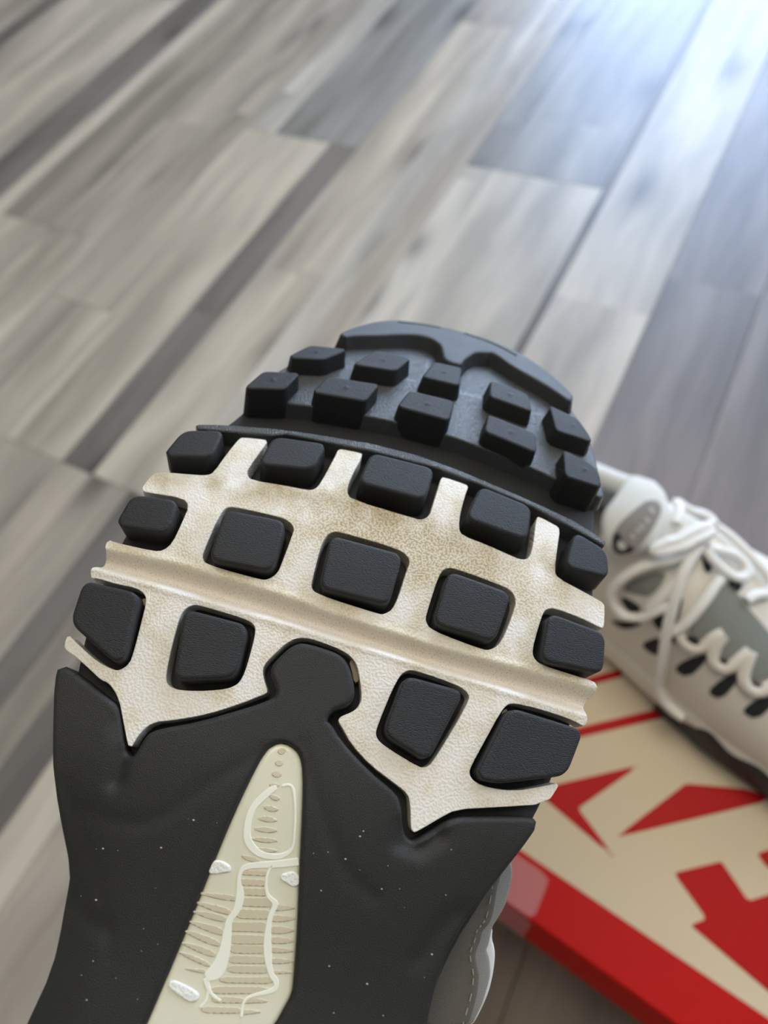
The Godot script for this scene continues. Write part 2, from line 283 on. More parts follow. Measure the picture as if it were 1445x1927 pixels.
# A raised piece: the area inside the loops (holes by even-odd), its top at height(u, v) mm, a rounded edge of radius r, walls down to the height low. place(u, v, h) puts it in space.
func relief(loops: Array, cell: float, height: Callable, r: float, low: float, place: Callable, draft := 0.0) -> ArrayMesh:
	var lo := Vector2(1e9, 1e9)
	var hi := Vector2(-1e9, -1e9)
	for l in loops:
		for p in l:
			lo = lo.min(p)
			hi = hi.max(p)
	lo -= Vector2.ONE * cell * 2.3
	hi += Vector2.ONE * cell * 2.3
	var nx := int(ceil((hi.x - lo.x) / cell)) + 1
	var ny := int(ceil((hi.y - lo.y) / cell)) + 1
	var reach := r + cell * 3.0
	var d := PackedFloat32Array()
	d.resize(nx * ny)
	d.fill(reach)
	var inside := PackedByteArray()
	inside.resize(nx * ny)
	for l in loops:
		var n: int = l.size()
		for i in n:
			var a: Vector2 = l[i]
			var b: Vector2 = l[(i + 1) % n]
			var x0 := maxi(0, int((minf(a.x, b.x) - reach - lo.x) / cell))
			var x1 := mini(nx - 1, int((maxf(a.x, b.x) + reach - lo.x) / cell) + 1)
			var y0 := maxi(0, int((minf(a.y, b.y) - reach - lo.y) / cell))
			var y1 := mini(ny - 1, int((maxf(a.y, b.y) + reach - lo.y) / cell) + 1)
			var ab := b - a
			var len2 := maxf(ab.length_squared(), 1e-9)
			for y in range(y0, y1 + 1):
				for x in range(x0, x1 + 1):
					var q := Vector2(lo.x + x * cell, lo.y + y * cell) - a
					var dist := (q - ab * clampf(q.dot(ab) / len2, 0.0, 1.0)).length()
					var k := y * nx + x
					if dist < d[k]: d[k] = dist
			# scan lines
			var ya := minf(a.y, b.y)
			var yb := maxf(a.y, b.y)
			for y in range(maxi(0, int(ceil((ya - lo.y) / cell))), mini(ny - 1, int(floor((yb - lo.y) / cell))) + 1):
				var yy := lo.y + y * cell
				if yy < ya or yy >= yb: continue
				var xx := a.x + (b.x - a.x) * (yy - a.y) / (b.y - a.y)
				for x in range(maxi(0, int(ceil((xx - lo.x) / cell))), nx):
					inside[y * nx + x] ^= 1
	for k in nx * ny:
		d[k] = (d[k] if inside[k] else -d[k]) - r
	var flat := PackedVector2Array()
	var h := PackedFloat32Array()
	var ids := {}
	var idx := PackedInt32Array()
	var seg := []
	var corner := [Vector2i(0, 0), Vector2i(1, 0), Vector2i(1, 1), Vector2i(0, 1)]
	for y in ny - 1:
		for x in nx - 1:
			var k := y * nx + x
			if d[k] <= 0.0 and d[k + 1] <= 0.0 and d[k + nx] <= 0.0 and d[k + nx + 1] <= 0.0: continue
			var ring := []
			var leave := -1
			var enter := -1
			var segs := []
			for c in 4:
				var ca: Vector2i = corner[c]
				var cb: Vector2i = corner[(c + 1) % 4]
				var ka := (y + ca.y) * nx + x + ca.x
				var kb := (y + cb.y) * nx + x + cb.x
				if d[ka] > 0.0:
					if not ids.has(ka):
						ids[ka] = flat.size()
						flat.append(lo + Vector2(x + ca.x, y + ca.y) * cell)
					ring.append(ids[ka])
				if (d[ka] > 0.0) != (d[kb] > 0.0):
					var key := mini(ka, kb) * 4 + (1 if absi(ka - kb) == 1 else 2) + nx * ny * 8
					if not ids.has(key):
						var t := clampf(d[ka] / (d[ka] - d[kb]), 0.001, 0.999)
						ids[key] = flat.size()
						flat.append(lo + (Vector2(x + ca.x, y + ca.y).lerp(Vector2(x + cb.x, y + cb.y), t)) * cell)
					ring.append(ids[key])
					if d[ka] > 0.0: leave = ids[key]
					elif leave >= 0:
						segs.append([leave, ids[key]])
						leave = -1
					else: enter = ids[key]
			if leave >= 0 and enter >= 0: segs.append([leave, enter])
			for s in segs: seg.append(s)
			for i in range(1, ring.size() - 1):
				idx.append_array([ring[0], ring[i], ring[i + 1]])
	var verts := PackedVector3Array()
	var uvs := PackedVector2Array()
	for p in flat:
		var z: float = height.call(p.x, p.y)
		h.append(z)
		verts.append(place.call(p.x, p.y, z))
		uvs.append(Vector2((p.x + 56.0) / 112.0, (p.y + 30.0) / 112.0))
	# rounded edge and wall
	var rings := 4 if r > 0.05 else 0
	var made := {}
	for s in seg:
		for v in s:
			if made.has(v): continue
			var p: Vector2 = flat[v]
			var gx := clampf((p.x - lo.x) / cell, 1.0, nx - 2.001)
			var gy := clampf((p.y - lo.y) / cell, 1.0, ny - 2.001)
			var i := int(gx)
			var j := int(gy)
			var f := gx - i
			var g := gy - j
			var k := j * nx + i
			var dx := lerpf(d[k + 1] - d[k], d[k + nx + 1] - d[k + nx], g)
			var dy := lerpf(d[k + nx] - d[k], d[k + nx + 1] - d[k + 1], f)
			var outw := -Vector2(dx, dy).normalized()
			var chain := [v]
			for n in range(1, rings + 2):
				var off := r + draft
				var z := low
				if n <= rings:
					var ang := PI / 2.0 * n / rings
					off = r * sin(ang)
					z = h[v] - r * (1.0 - cos(ang))
				var q := p + outw * off
				chain.append(verts.size())
				verts.append(place.call(q.x, q.y, z))
				uvs.append(Vector2((q.x + 56.0) / 112.0, (q.y + 30.0 - (h[v] - z) * 0.8) / 112.0))
			made[v] = chain
	for s in seg:
		var a: Array = made[s[0]]
		var b: Array = made[s[1]]
		for n in a.size() - 1:
			idx.append_array([a[n], a[n + 1], b[n], b[n], a[n + 1], b[n + 1]])
	return mesh_of(verts, idx, uvs)


func tube(path: PackedVector3Array, rx: float, ry: float, sides := 10, up := Vector3.UP) -> ArrayMesh:
	var verts := PackedVector3Array()
	var idx := PackedInt32Array()
	var n := path.size()
	for i in n:
		var t := (path[mini(i + 1, n - 1)] - path[maxi(i - 1, 0)]).normalized()
		var side := t.cross(up)
		side = side.normalized() if side.length() > 0.05 else t.cross(Vector3.RIGHT).normalized()
		var nn := side.cross(t)
		for k in sides:
			var a := TAU * k / sides
			verts.append(path[i] + side * cos(a) * rx + nn * sin(a) * ry)
	for i in n - 1:
		for k in sides:
			var a := i * sides + k
			var b := i * sides + (k + 1) % sides
			idx.append_array([a, b, a + sides, b, b + sides, a + sides])
	var c0 := verts.size()
	verts.append(path[0])
	verts.append(path[n - 1])
	for k in sides:
		idx.append_array([c0, (k + 1) % sides, k, c0 + 1, (n - 1) * sides + k, (n - 1) * sides + (k + 1) % sides])
	return mesh_of(verts, idx)


func smooth_path(p: PackedVector3Array, per := 6) -> PackedVector3Array:
	var q := PackedVector3Array()
	for i in p.size() - 1:
		for k in per:
			q.append(p[i].cubic_interpolate(p[i + 1], p[maxi(i - 1, 0)], p[mini(i + 2, p.size() - 1)], float(k) / per))
	q.append(p[p.size() - 1])
	return q


func block(size: Vector3, at: Vector3, bevel := 0.0) -> ArrayMesh:
	# a box with chamfered edges, centred on at
	var st := SurfaceTool.new()
	st.begin(Mesh.PRIMITIVE_TRIANGLES)
	st.set_smooth_group(-1)
	var e := size * 0.5
	var b := bevel
	var faces := []
	for ax in 3:
		for s in [-1.0, 1.0]:
			var n := Vector3.ZERO
			n[ax] = s
			var u := Vector3.ZERO
			u[(ax + 1) % 3] = 1.0
			var v := n.cross(u)
			var eu := e[(ax + 1) % 3] - b
			var ev := absf(v.dot(e)) - b
			var c := n * e[ax]
			faces.append([c - u * eu - v * ev, c + u * eu - v * ev, c + u * eu + v * ev, c - u * eu + v * ev])
	if b > 0.0:
		for ax in 3:
			for s in [-1.0, 1.0]:
				for t in [-1.0, 1.0]:
					var i := (ax + 1) % 3
					var j := (ax + 2) % 3
					var p := []
					for q in [[0, -1.0], [0, 1.0], [1, 1.0], [1, -1.0]]:
						var w := Vector3.ZERO
						w[ax] = q[1] * (e[ax] - b)
						w[i] = s * (e[i] - (b if q[0] else 0.0))
						w[j] = t * (e[j] - (0.0 if q[0] else b))
						p.append(w)
					faces.append(p if s * t > 0 else [p[3], p[2], p[1], p[0]])
		for s in [-1.0, 1.0]:
			for t in [-1.0, 1.0]:
				for r in [-1.0, 1.0]:
					var p := [Vector3(s * e.x, t * (e.y - b), r * (e.z - b)), Vector3(s * (e.x - b), t * e.y, r * (e.z - b)), Vector3(s * (e.x - b), t * (e.y - b), r * e.z)]
					faces.append(p if s * t * r > 0 else [p[2], p[1], p[0]])
	for f in faces:
		if (f[1] - f[0]).cross(f[2] - f[0]).dot(f[0] + f[1] + f[2]) < 0.0: f.reverse()
		for i in range(1, f.size() - 1):
			for k in [0, i + 1, i]:
				var q: Vector3 = f[k]
				st.set_uv(Vector2(q.x, q.z))
				st.add_vertex(at + q)
	st.generate_normals()
	return st.commit()


# ---------------------------------------------------------------- the held shoe's sole
func theta(v: float) -> float:
	var s := maxf(0.0, v - 0.012)
	return 6.75 * s * minf(1.0, s / 0.02) + pow(maxf(0.0, v - 0.085), 2.0) * 150.0


func bend_table() -> void:
	var a := 0.0
	var b := 0.0
	var i0 := 1000
	for i in 1700:
		var t := theta((i - i0) * 0.0002)
		a += cos(t) * 0.0002
		b -= sin(t) * 0.0002
		arc_a.append(a)
		arc_b.append(b)
		arc_t.append(t)
	var za := arc_a[i0]
	var zb := arc_b[i0]
	for i in 1700:
		arc_a[i] -= za
		arc_b[i] -= zb


func on_sole(u: float, v: float, h: float) -> Vector3:
	# millimetres on the unrolled sole to metres in the shoe's own axes (x across, y out of the sole, -z to the toe)
	var f := clampf(v * MM / 0.0002 + 1000.0, 0.0, 1698.0)
	var i := int(f)
	var k := f - i
	var t := lerpf(arc_t[i], arc_t[i + 1], k)
	var hh := h * MM - 0.003 * pow(absf(u) * MM / 0.055, 3.0)
	return Vector3(u * MM, lerpf(arc_b[i], arc_b[i + 1], k) + hh * cos(t), -(lerpf(arc_a[i], arc_a[i + 1], k) + hh * sin(t)))


func at_u(line: PackedVector2Array, u: float) -> float:
	if u <= line[0].x: return line[0].y
	for i in line.size() - 1:
		if u <= line[i + 1].x:
			return lerpf(line[i].y, line[i + 1].y, (u - line[i].x) / maxf(0.001, line[i + 1].x - line[i].x))
	return line[line.size() - 1].y


func near_line(p: Vector2, line: PackedVector2Array) -> float:
	var best := 1e9
	for i in line.size() - 1:
		best = minf(best, p.distance_to(Geometry2D.get_closest_point_to_segment(p, line[i], line[i + 1])))
	return best


func level(h: float) -> Callable:
	return func(_u, _v): return h


# ---------------------------------------------------------------- scene
const EYE := 0.55            # camera above the floor
const BOX_TOP := 0.13
const ALONG := 2.39110       # heading of the box, clockwise from -z seen from above (137 degrees)


func _ready() -> void:
	rng.seed = 7
	# camera
	var cam := Camera3D.new()
	cam.name = "camera"
	cam.transform = Transform3D(Basis(Vector3(0.9659258, -0.1383006, 0.2187699), Vector3(0.2588191, 0.5161447, -0.8164602), Vector3(0.0, 0.8452618, 0.5343523)), Vector3(0, EYE, 0))
	var lens := CameraAttributesPhysical.new()
	lens.frustum_focal_length = 16.565
	lens.frustum_focus_distance = 0.138
	lens.frustum_near = 0.02
	lens.frustum_far = 60.0
	lens.exposure_aperture = 7.6
	cam.attributes = lens
	add_child(cam)
	cam.current = true
	# sky and exposure
	var env := Environment.new()
	env.background_mode = Environment.BG_SKY
	var sky := Sky.new()
	var psm := ProceduralSkyMaterial.new()
	psm.sky_top_color = Color(0.45, 0.62, 0.9)
	psm.sky_horizon_color = Color(0.85, 0.92, 1.0)
	psm.ground_bottom_color = Color(0.35, 0.35, 0.33)
	psm.ground_horizon_color = Color(0.7, 0.72, 0.72)
	psm.sky_energy_multiplier = 3.0
	sky.sky_material = psm
	env.sky = sky
	env.tonemap_mode = Environment.TONE_MAPPER_LINEAR
	env.tonemap_exposure = 0.84
	env.sdfgi_enabled = true
	env.ssao_enabled = true
	env.ssil_enabled = true
	var we := WorldEnvironment.new()
	we.name = "world"
	we.environment = env
	add_child(we)
	# all out of view: daylight through the far glass door and the window on the right, a flush panel lamp on the ceiling
	area_light("unseen_door_daylight", Vector3(2.5, 1.12, -2.86), Vector3(0, 0, 1), Vector2(2.7, 2.0), Color(0.84, 0.92, 1.0), 2.2)  # unseen source, placed for the bluish sheen on the floor
	area_light("unseen_window_daylight", Vector3(3.86, 1.5, -0.6), Vector3(-1, 0, 0), Vector2(1.6, 1.3), Color(1.0, 0.97, 0.92), 1.2)  # unseen window, lights shoes and box from the right
	area_light("unseen_ceiling_light", Vector3(0.3, 2.40, -0.5), Vector3(0, -1, 0.0001), Vector2(1.2, 1.2), Color(1.0, 0.955, 0.88), 1.35)  # unseen lamp, soft warm light on the upturned sole
	materials()
	room()
	floor_planks()
	held_shoe()
	shoe_box()
	second_shoe()


func area_light(called: String, at: Vector3, towards: Vector3, size: Vector2, color: Color, energy: float) -> void:
	var l := AreaLight3D.new()
	l.name = called
	l.area_size = size
	l.area_normalize_energy = false
	l.light_color = color
	l.light_energy = energy
	l.shadow_enabled = true
	l.area_range = 12.0
	l.transform = Transform3D(Basis.looking_at(towards, Vector3.UP if absf(towards.y) < 0.9 else Vector3.FORWARD), at)
	add_child(l)


func materials() -> void:
	# leathery wrinkles on the rubber lugs, drawn out across the sole
	var wr := noise(3, 0.055, FastNoiseLite.TYPE_SIMPLEX_SMOOTH, 3)
	wr.fractal_type = FastNoiseLite.FRACTAL_RIDGED
	var wrinkle := wr.get_seamless_image(512, 512)
	var grain_n := noise(5, 0.06, FastNoiseLite.TYPE_CELLULAR, 2)
	var grain := grain_n.get_seamless_image(512, 512)
	var fine := noise(9, 0.11, FastNoiseLite.TYPE_SIMPLEX_SMOOTH, 3).get_seamless_image(512, 512)
	M.lug = mat(Color(0.108, 0.113, 0.115), 0.60)
	relief_tex(M.lug, wrinkle, 0.010)
	M.lug.uv1_scale = Vector3(3.0, 10.0, 1.0)
	M.moat = mat(Color(0.09, 0.095, 0.10), 0.55)
	relief_tex(M.moat, fine, 0.008)
	M.moat.uv1_scale = Vector3(9, 9, 1)
	M.toe_floor = mat(Color(0.275, 0.285, 0.285), 0.25)
	relief_tex(M.toe_floor, fine, 0.016)
	M.toe_floor.uv1_scale = Vector3(4.5, 4.5, 1)
	M.bumper = mat(Color(0.19, 0.195, 0.195), 0.5)
	relief_tex(M.bumper, fine, 0.008)
	M.bumper.uv1_scale = Vector3(7, 7, 1)
	M.foam = mat(Color(0.128, 0.129, 0.119), 0.6)
	relief_tex(M.foam, fine, 0.006)
	M.foam.uv1_scale = Vector3(6, 6, 1)
	# worn white rubber: crinkle relief, tan dirt settled in the crinkles of the ball of the foot
	var n := 1024
	var crk := noise(21, 0.045, FastNoiseLite.TYPE_SIMPLEX_SMOOTH, 2)
	var blot := noise(33, 0.006, FastNoiseLite.TYPE_SIMPLEX_SMOOTH, 4)
	var speck := noise(41, 0.30, FastNoiseLite.TYPE_SIMPLEX_SMOOTH, 1)
	var dirt := Image.create(n, n, false, Image.FORMAT_RGB8)
	var bump := Image.create(n, n, false, Image.FORMAT_L8)
	var clean := Color(0.945, 0.93, 0.90)
	var cream := Color(0.92, 0.88, 0.785)
	var tan_c := Color(0.60, 0.52, 0.37)
	var gu := pts(SOLE.groove_up)
	var gl := pts(SOLE.groove_lo)
	for y in n:
		var v := y / float(n) * 112.0 - 30.0
		if v > 56.0: break
		for x in n:
			var u := x / float(n) * 112.0 - 56.0
			var c := crk.get_noise_2d(x * 3.6, y * 3.6)
			var b := blot.get_noise_2d(x * 2.0, y * 2.0)
			var up := at_u(gu, u)
			var lo := at_u(gl, u)
			var in_groove := smoothstep(lo - 0.3, lo + 1.0, v) * (1.0 - smoothstep(up - 0.8, up + 0.4, v))
			var blob := exp(-pow((u - 12.0) / 27.0, 2.0) - pow((v - 33.0 + u * 0.08) / 9.0, 2.0))
			var edge := exp(-pow((v - up - 0.8) / 1.6, 2.0)) * 0.5
			var m := clampf(blob * 1.15 + b * 0.5 + edge * 0.4, 0.0, 1.0)
			var fl := exp(-pow((v - 39.0 + absf(u) * 0.06) / 3.0, 2.0)) * 0.35
			var k := (0.06 + 0.62 * m) * smoothstep(0.14, -0.28, c) + 0.26 * m * smoothstep(0.0, 1.0, 0.6 + c) + fl * (0.5 + b)
			var col := clean.lerp(cream, clampf(0.25 + m * 0.6 + edge + b * 0.5, 0.0, 1.0)).lerp(tan_c, clampf(k * (1.0 - in_groove), 0.0, 0.9))
			if in_groove > 0.0:
				var sp := speck.get_noise_2d(x * 1.0, y * 1.0)
				col = col.lerp(Color(0.86, 0.81, 0.74).lerp(tan_c, smoothstep(0.45, 0.8, sp) * 0.7), in_groove * 0.75)
			dirt.set_pixel(x, y, col)
			var hgt := clampf(0.5 + c * 0.75, 0.0, 1.0)
			bump.set_pixel(x, y, Color.WHITE * lerpf(hgt, 0.5, in_groove * 0.85))
	M.white = mat(Color.WHITE, 0.50)
	M.white.albedo_texture = ImageTexture.create_from_image(dirt)
	relief_tex(M.white, bump, 0.009)
	# shank window
	M.plate = mat(Color(0.905, 0.895, 0.80), 0.30)
	M.plate.clearcoat_enabled = true
	M.plate.clearcoat = 0.6
	M.plate.clearcoat_roughness = 0.12
	M.rib = mat(Color(0.84, 0.80, 0.69), 0.35)
	M.glue = mat(Color(0.98, 0.98, 0.92), 0.35)
	M.notch = mat(Color(0.95, 0.95, 0.92), 0.5)
	relief_tex(M.notch, grain, 0.012)
	M.notch.uv1_scale = Vector3(6, 6, 1)
	M.suede = mat(Color(0.42, 0.40, 0.36), 0.95)
	relief_tex(M.suede, fine, 0.02)
	M.suede.uv1_scale = Vector3(10, 10, 1)
	M.grey = mat(Color(0.60, 0.59, 0.56), 0.9)
	relief_tex(M.grey, fine, 0.02)
	M.grey.uv1_scale = Vector3(10, 10, 1)
	M.stitch = mat(Color(0.62, 0.60, 0.54), 0.8)
	M.lettering = mat(Color(0.74, 0.73, 0.70), 0.7)
	M.dirt = mat(Color(0.56, 0.52, 0.44), 0.9)
	M.speck = mat(Color(0.80, 0.78, 0.70), 0.9)
	M.fabric = mat(Color(0.86, 0.86, 0.83), 0.85)
	M.leather = mat(Color(0.89, 0.86, 0.805), 0.6)
	M.lace = mat(Color(0.93, 0.92, 0.89), 0.85)
	M.mesh_dark = mat(Color(0.13, 0.14, 0.16), 0.8)
	M.panel_grey = mat(Color(0.52, 0.53, 0.50), 0.9)
	M.rubber = mat(Color(0.13, 0.12, 0.13), 0.6)
	M.patch = mat(Color(0.55, 0.53, 0.51), 0.7)
	M.red = mat(Color(0.77, 0.05, 0.045), 0.5)
	M.red.metallic_specular = 0.3
	M.print_red = mat(Color(0.74, 0.05, 0.055), 0.5)
	M.print_red.metallic_specular = 0.3
	M.cream = mat(Color(0.875, 0.81, 0.69), 0.5)
	M.cream.metallic_specular = 0.35
	M.tape = mat(Color(0.95, 0.93, 0.92, 0.22), 0.4)
	M.tape.transparency = BaseMaterial3D.TRANSPARENCY_ALPHA
	M.wall = mat(Color(0.90, 0.88, 0.84), 0.9)
	M.wall_tan = mat(Color(0.66, 0.62, 0.56), 0.9)
	M.ceiling = mat(Color(0.93, 0.92, 0.90), 0.9)
	M.trim = mat(Color(0.92, 0.92, 0.90), 0.5)
	M.diffuser = mat(Color(0.95, 0.94, 0.90), 0.6)
	M.diffuser.emission_enabled = true  # glowing panel of the unseen ceiling lamp
	M.diffuser.emission = Color(1.0, 0.93, 0.82)
	M.diffuser.emission_energy_multiplier = 1.0
	M.glass = mat(Color(1, 1, 1, 0.04), 0.02)
	M.glass.transparency = BaseMaterial3D.TRANSPARENCY_ALPHA


func room() -> void:
	# x -3..4, z -3..3.2, height 2.5; an unseen glass door in the far wall, an unseen window in the right wall
	var th := 0.15
	structure("ceiling", block(Vector3(7.3, th, 6.5), Vector3(0.5, 2.5 + th / 2, 0.1)), M.ceiling)
	structure("wall_left", block(Vector3(th, 2.5, 6.5), Vector3(-3.0 - th / 2, 1.25, 0.1)), M.wall)
	structure("unseen_back_wall", block(Vector3(7.3, 2.5, th), Vector3(0.5, 1.25, 3.2 + th / 2)), M.wall_tan)  # out of view behind the camera, darker so it bounces less light
	walled("wall_far", Vector3(-3.0, 0, -3.0), Vector3(1, 0, 0), 7.0, 4.15, 6.85, 0.06, 2.14, th, Vector3(0, 0, -1), "unseen_door_1")
	walled("wall_right", Vector3(4.0, 0, 3.2), Vector3(0, 0, -1), 6.2, 3.0, 4.6, 0.85, 2.15, th, Vector3(1, 0, 0), "unseen_window_1")
	# flush ceiling lamp, out of view, lights the sole from above
	var lamp := Node3D.new()
	lamp.name = "unseen_ceiling_lamp"
	lamp.position = Vector3(0.3, 2.5, -0.5)
	add_child(lamp, true)
	lamp.set_meta("kind", "structure")
	part("housing", block(Vector3(1.26, 0.05, 1.26), Vector3(0, -0.0255, 0), 0.006), M.trim, lamp)
	part("diffuser", block(Vector3(1.2, 0.012, 1.2), Vector3(0, -0.057, 0), 0.003), M.diffuser, lamp)


func walled(called: String, at: Vector3, run: Vector3, length: float, a: float, b: float, low: float, high: float, th: float, outw: Vector3, opening: String) -> void:
	# a wall with one opening from a to b along it
	var x0 := a
	var x1 := b
	var root := Node3D.new()
	root.name = called
	root.set_meta("kind", "structure")
	add_child(root, true)
	for q in [[0.0, x0, 0.0, 2.5], [x1, length, 0.0, 2.5], [x0, x1, high, 2.5], [x0, x1, 0.0, low]]:
		if q[3] - q[2] < 0.001: continue
		var c: Vector3 = at + run * (q[0] + q[1]) * 0.5 + Vector3.UP * (q[2] + q[3]) * 0.5 + outw * th * 0.5
		var sz: Vector3 = (run.abs() * (q[1] - q[0])) + Vector3.UP * (q[3] - q[2]) + outw.abs() * th
		part("wall_section", block(sz, c), M.wall, root)
	var fr := Node3D.new()
	fr.name = opening
	fr.set_meta("kind", "structure")
	add_child(fr, true)
	var w := 0.06
	var mid := (x0 + x1) * 0.5
	for q in [[x0, x0 + w, low, high], [x1 - w, x1, low, high], [mid - w / 2, mid + w / 2, low, high], [x0, x1, high - w, high], [x0, x1, low, low + w]]:
		var c: Vector3 = at + run * (q[0] + q[1]) * 0.5 + Vector3.UP * (q[2] + q[3]) * 0.5 + outw * th * 0.6
		part("frame", block((run.abs() * (q[1] - q[0])) + Vector3.UP * (q[3] - q[2]) + outw.abs() * 0.06, c, 0.004), M.trim, fr)
	for q in [[x0 + w, mid - w / 2], [mid + w / 2, x1 - w]]:
		var c: Vector3 = at + run * (q[0] + q[1]) * 0.5 + Vector3.UP * (low + high) * 0.5 + outw * th * 0.6
		part("pane", block((run.abs() * (q[1] - q[0])) + Vector3.UP * (high - low - 2 * w) + outw.abs() * 0.006, c), M.glass, fr)


# ---------------------------------------------------------------- floor of wood-look planks
func wood_image(seed_: int) -> Image:
	var w := 160
	var l := 1024
	var im := Image.create(w, l, false, Image.FORMAT_RGB8)
	var a := noise(seed_, 0.02, FastNoiseLite.TYPE_SIMPLEX_SMOOTH, 4)
	var b := noise(seed_ + 1, 0.05, FastNoiseLite.TYPE_SIMPLEX_SMOOTH, 3)
	var r := RandomNumberGenerator.new()
	r.seed = seed_
	var knots := []
	for k in 3: knots.append([r.randf_range(20, w - 20), r.randf_range(40, l - 40), r.randf_range(5, 11)])
	for y in l:
		for x in w:
			var bend := a.get_noise_2d(x * 0.5, y * 0.30) * 9.0
			var dark := 0.0
			for k in knots:
				var dx: float = (x - k[0]) / k[2]
				var dy: float = (y - k[1]) / (k[2] * 2.4)
				var q := dx * dx + dy * dy
				if q < 18.0:
					bend += 4.0 * exp(-q * 0.25) * signf(dx) * minf(absf(dx), 1.0)
					dark += 0.24 * exp(-q * 0.6) + 0.08 * exp(-q * 0.18)
			var g := b.get_noise_2d((x + bend) * 3.2, y * 0.16)
			var broad := a.get_noise_2d((x + bend) * 0.8 + 300.0, y * 0.10)
			var s := clampf(0.88 + g * 0.045 + broad * 0.22 - dark, 0.2, 1.0)
			im.set_pixel(x, y, Color(s, s * 0.985, s * 0.965))
	return im


func floor_planks() -> void:
	var root := structure("floor", block(Vector3(7.3, 0.03, 6.5), Vector3(0.5, -0.026, 0.1)), mat(Color(0.16, 0.14, 0.12), 0.9))
	var woods := []
	for k in 4: woods.append(ImageTexture.create_from_image(wood_image(60 + k * 7)))
	var bumps := noise(77, 0.02, FastNoiseLite.TYPE_SIMPLEX_SMOOTH, 4).get_seamless_image(256, 256)
	var bump_tex := ImageTexture.create_from_image(bumps)
	# tones, light to dark
	var tone := {
		"light": Color(0.81, 0.78, 0.72), "pale": Color(0.81, 0.795, 0.755), "mid": Color(0.73, 0.70, 0.65), "taupe": Color(0.655, 0.63, 0.58),
		"slate": Color(0.62, 0.62, 0.605), "dark": Color(0.50, 0.485, 0.465), "brown": Color(0.54, 0.49, 0.43), "violet": Color(0.55, 0.535, 0.53),  # brownish tone: shade beside the shoe box painted into the boards
	}
	var mats := {}
	for k in tone:
		for w in 4:
			var m := mat(tone[k], 0.41)
			m.albedo_texture = woods[w]
			m.heightmap_enabled = true
			m.heightmap_texture = bump_tex
			m.heightmap_scale = 0.02
			mats[k + str(w)] = m
	# strips across the boards: [from, to, [[until, tone] ...]] in units of the camera height; the board seams lie 0.322 apart
	var rows := [
		[-5.20, -4.88, [[9, "mid"]]], [-4.88, -4.56, [[9, "light"]]], [-4.56, -4.24, [[2.5, "taupe"], [9, "light"]]], [-4.24, -3.90, [[9, "mid"]]], [-3.90, -3.55, [[3.0, "light"], [9, "dark"]]],
		[-3.55, -3.22, [[9, "taupe"]]], [-3.22, -2.90, [[9, "mid"]]], [-2.90, -2.50, [[9, "mid"]]], [-2.50, -2.41, [[9, "dark"]]], [-2.41, -2.20, [[9, "light"]]], [-2.20, -1.935, [[9, "light"]]],
		[-1.935, -1.80, [[3.2, "dark"], [9, "mid"]]], [-1.80, -1.74, [[9, "light"]]], [-1.74, -1.56, [[0.892, "light"], [2.1, "taupe"], [9, "light"]]], [-1.56, -1.40, [[0.892, "light"], [2.1, "mid"], [9, "light"]]],
		[-1.40, -1.294, [[0.7, "mid"], [2.2, "mid"], [9, "light"]]], [-1.294, -1.206, [[1.388, "light"], [2.6, "pale"], [9, "mid"]]], [-1.206, -1.035, [[0.342, "mid"], [1.388, "light"], [2.9, "slate"], [9, "mid"]]],
		[-1.035, -0.955, [[0.342, "mid"], [1.388, "dark"], [2.9, "slate"], [9, "light"]]], [-0.955, -0.86, [[0.342, "mid"], [2.0, "light"], [9, "mid"]]], [-0.86, -0.80, [[0.342, "dark"], [2.0, "light"], [9, "mid"]]],
		[-0.80, -0.735, [[0.35, "taupe"], [2.3, "pale"], [9, "light"]]], [-0.735, -0.669, [[0.1, "dark"], [2.3, "mid"], [9, "light"]]], [-0.669, -0.60, [[0.1, "light"], [1.396, "pale"], [3.4, "slate"], [9, "mid"]]],
		[-0.60, -0.345, [[0.2, "mid"], [1.396, "pale"], [3.4, "slate"], [9, "mid"]]], [-0.345, -0.328, [[9, "dark"]]], [-0.328, -0.142, [[0.5, "taupe"], [9, "pale"]]], [-0.142, 0.03, [[0.3, "brown"], [3.0, "violet"], [9, "mid"]]],
		[0.03, 0.18, [[0.3, "brown"], [1.9, "violet"], [9, "mid"]]], [0.18, 0.316, [[0.6, "brown"], [9, "mid"]]], [0.316, 0.64, [[0.4, "taupe"], [9, "slate"]]], [0.64, 0.96, [[1.2, "light"], [9, "mid"]]],
		[0.96, 1.28, [[9, "taupe"]]], [1.28, 1.60, [[2.0, "light"], [9, "mid"]]], [1.60, 1.93, [[9, "mid"]]], [1.93, 2.25, [[9, "taupe"]]], [2.25, 2.57, [[9, "light"]]], [2.57, 2.90, [[9, "mid"]]],
		[2.90, 3.22, [[9, "slate"]]], [3.22, 3.54, [[9, "mid"]]], [3.54, 3.86, [[9, "light"]]],
	]
	var along := Vector3(0.64703, 0, -0.76246)
	var across := Vector3(0.76246, 0, 0.64703)
	for row in rows:
		var s0 := -5.0
		for q in row[2]:
			var s_end: float = minf(q[0], 5.6)
			while s0 < s_end - 0.01:
				var s1 := minf(s_end, s0 + 2.2 + rng.randf() * 0.8)
				if s_end - s1 < 0.5: s1 = s_end
				lay_plank(root, along, across, s0 * EYE, s1 * EYE, row[0] * EYE, row[1] * EYE, mats[q[1] + str(rng.randi() % 4)])
				s0 = s1


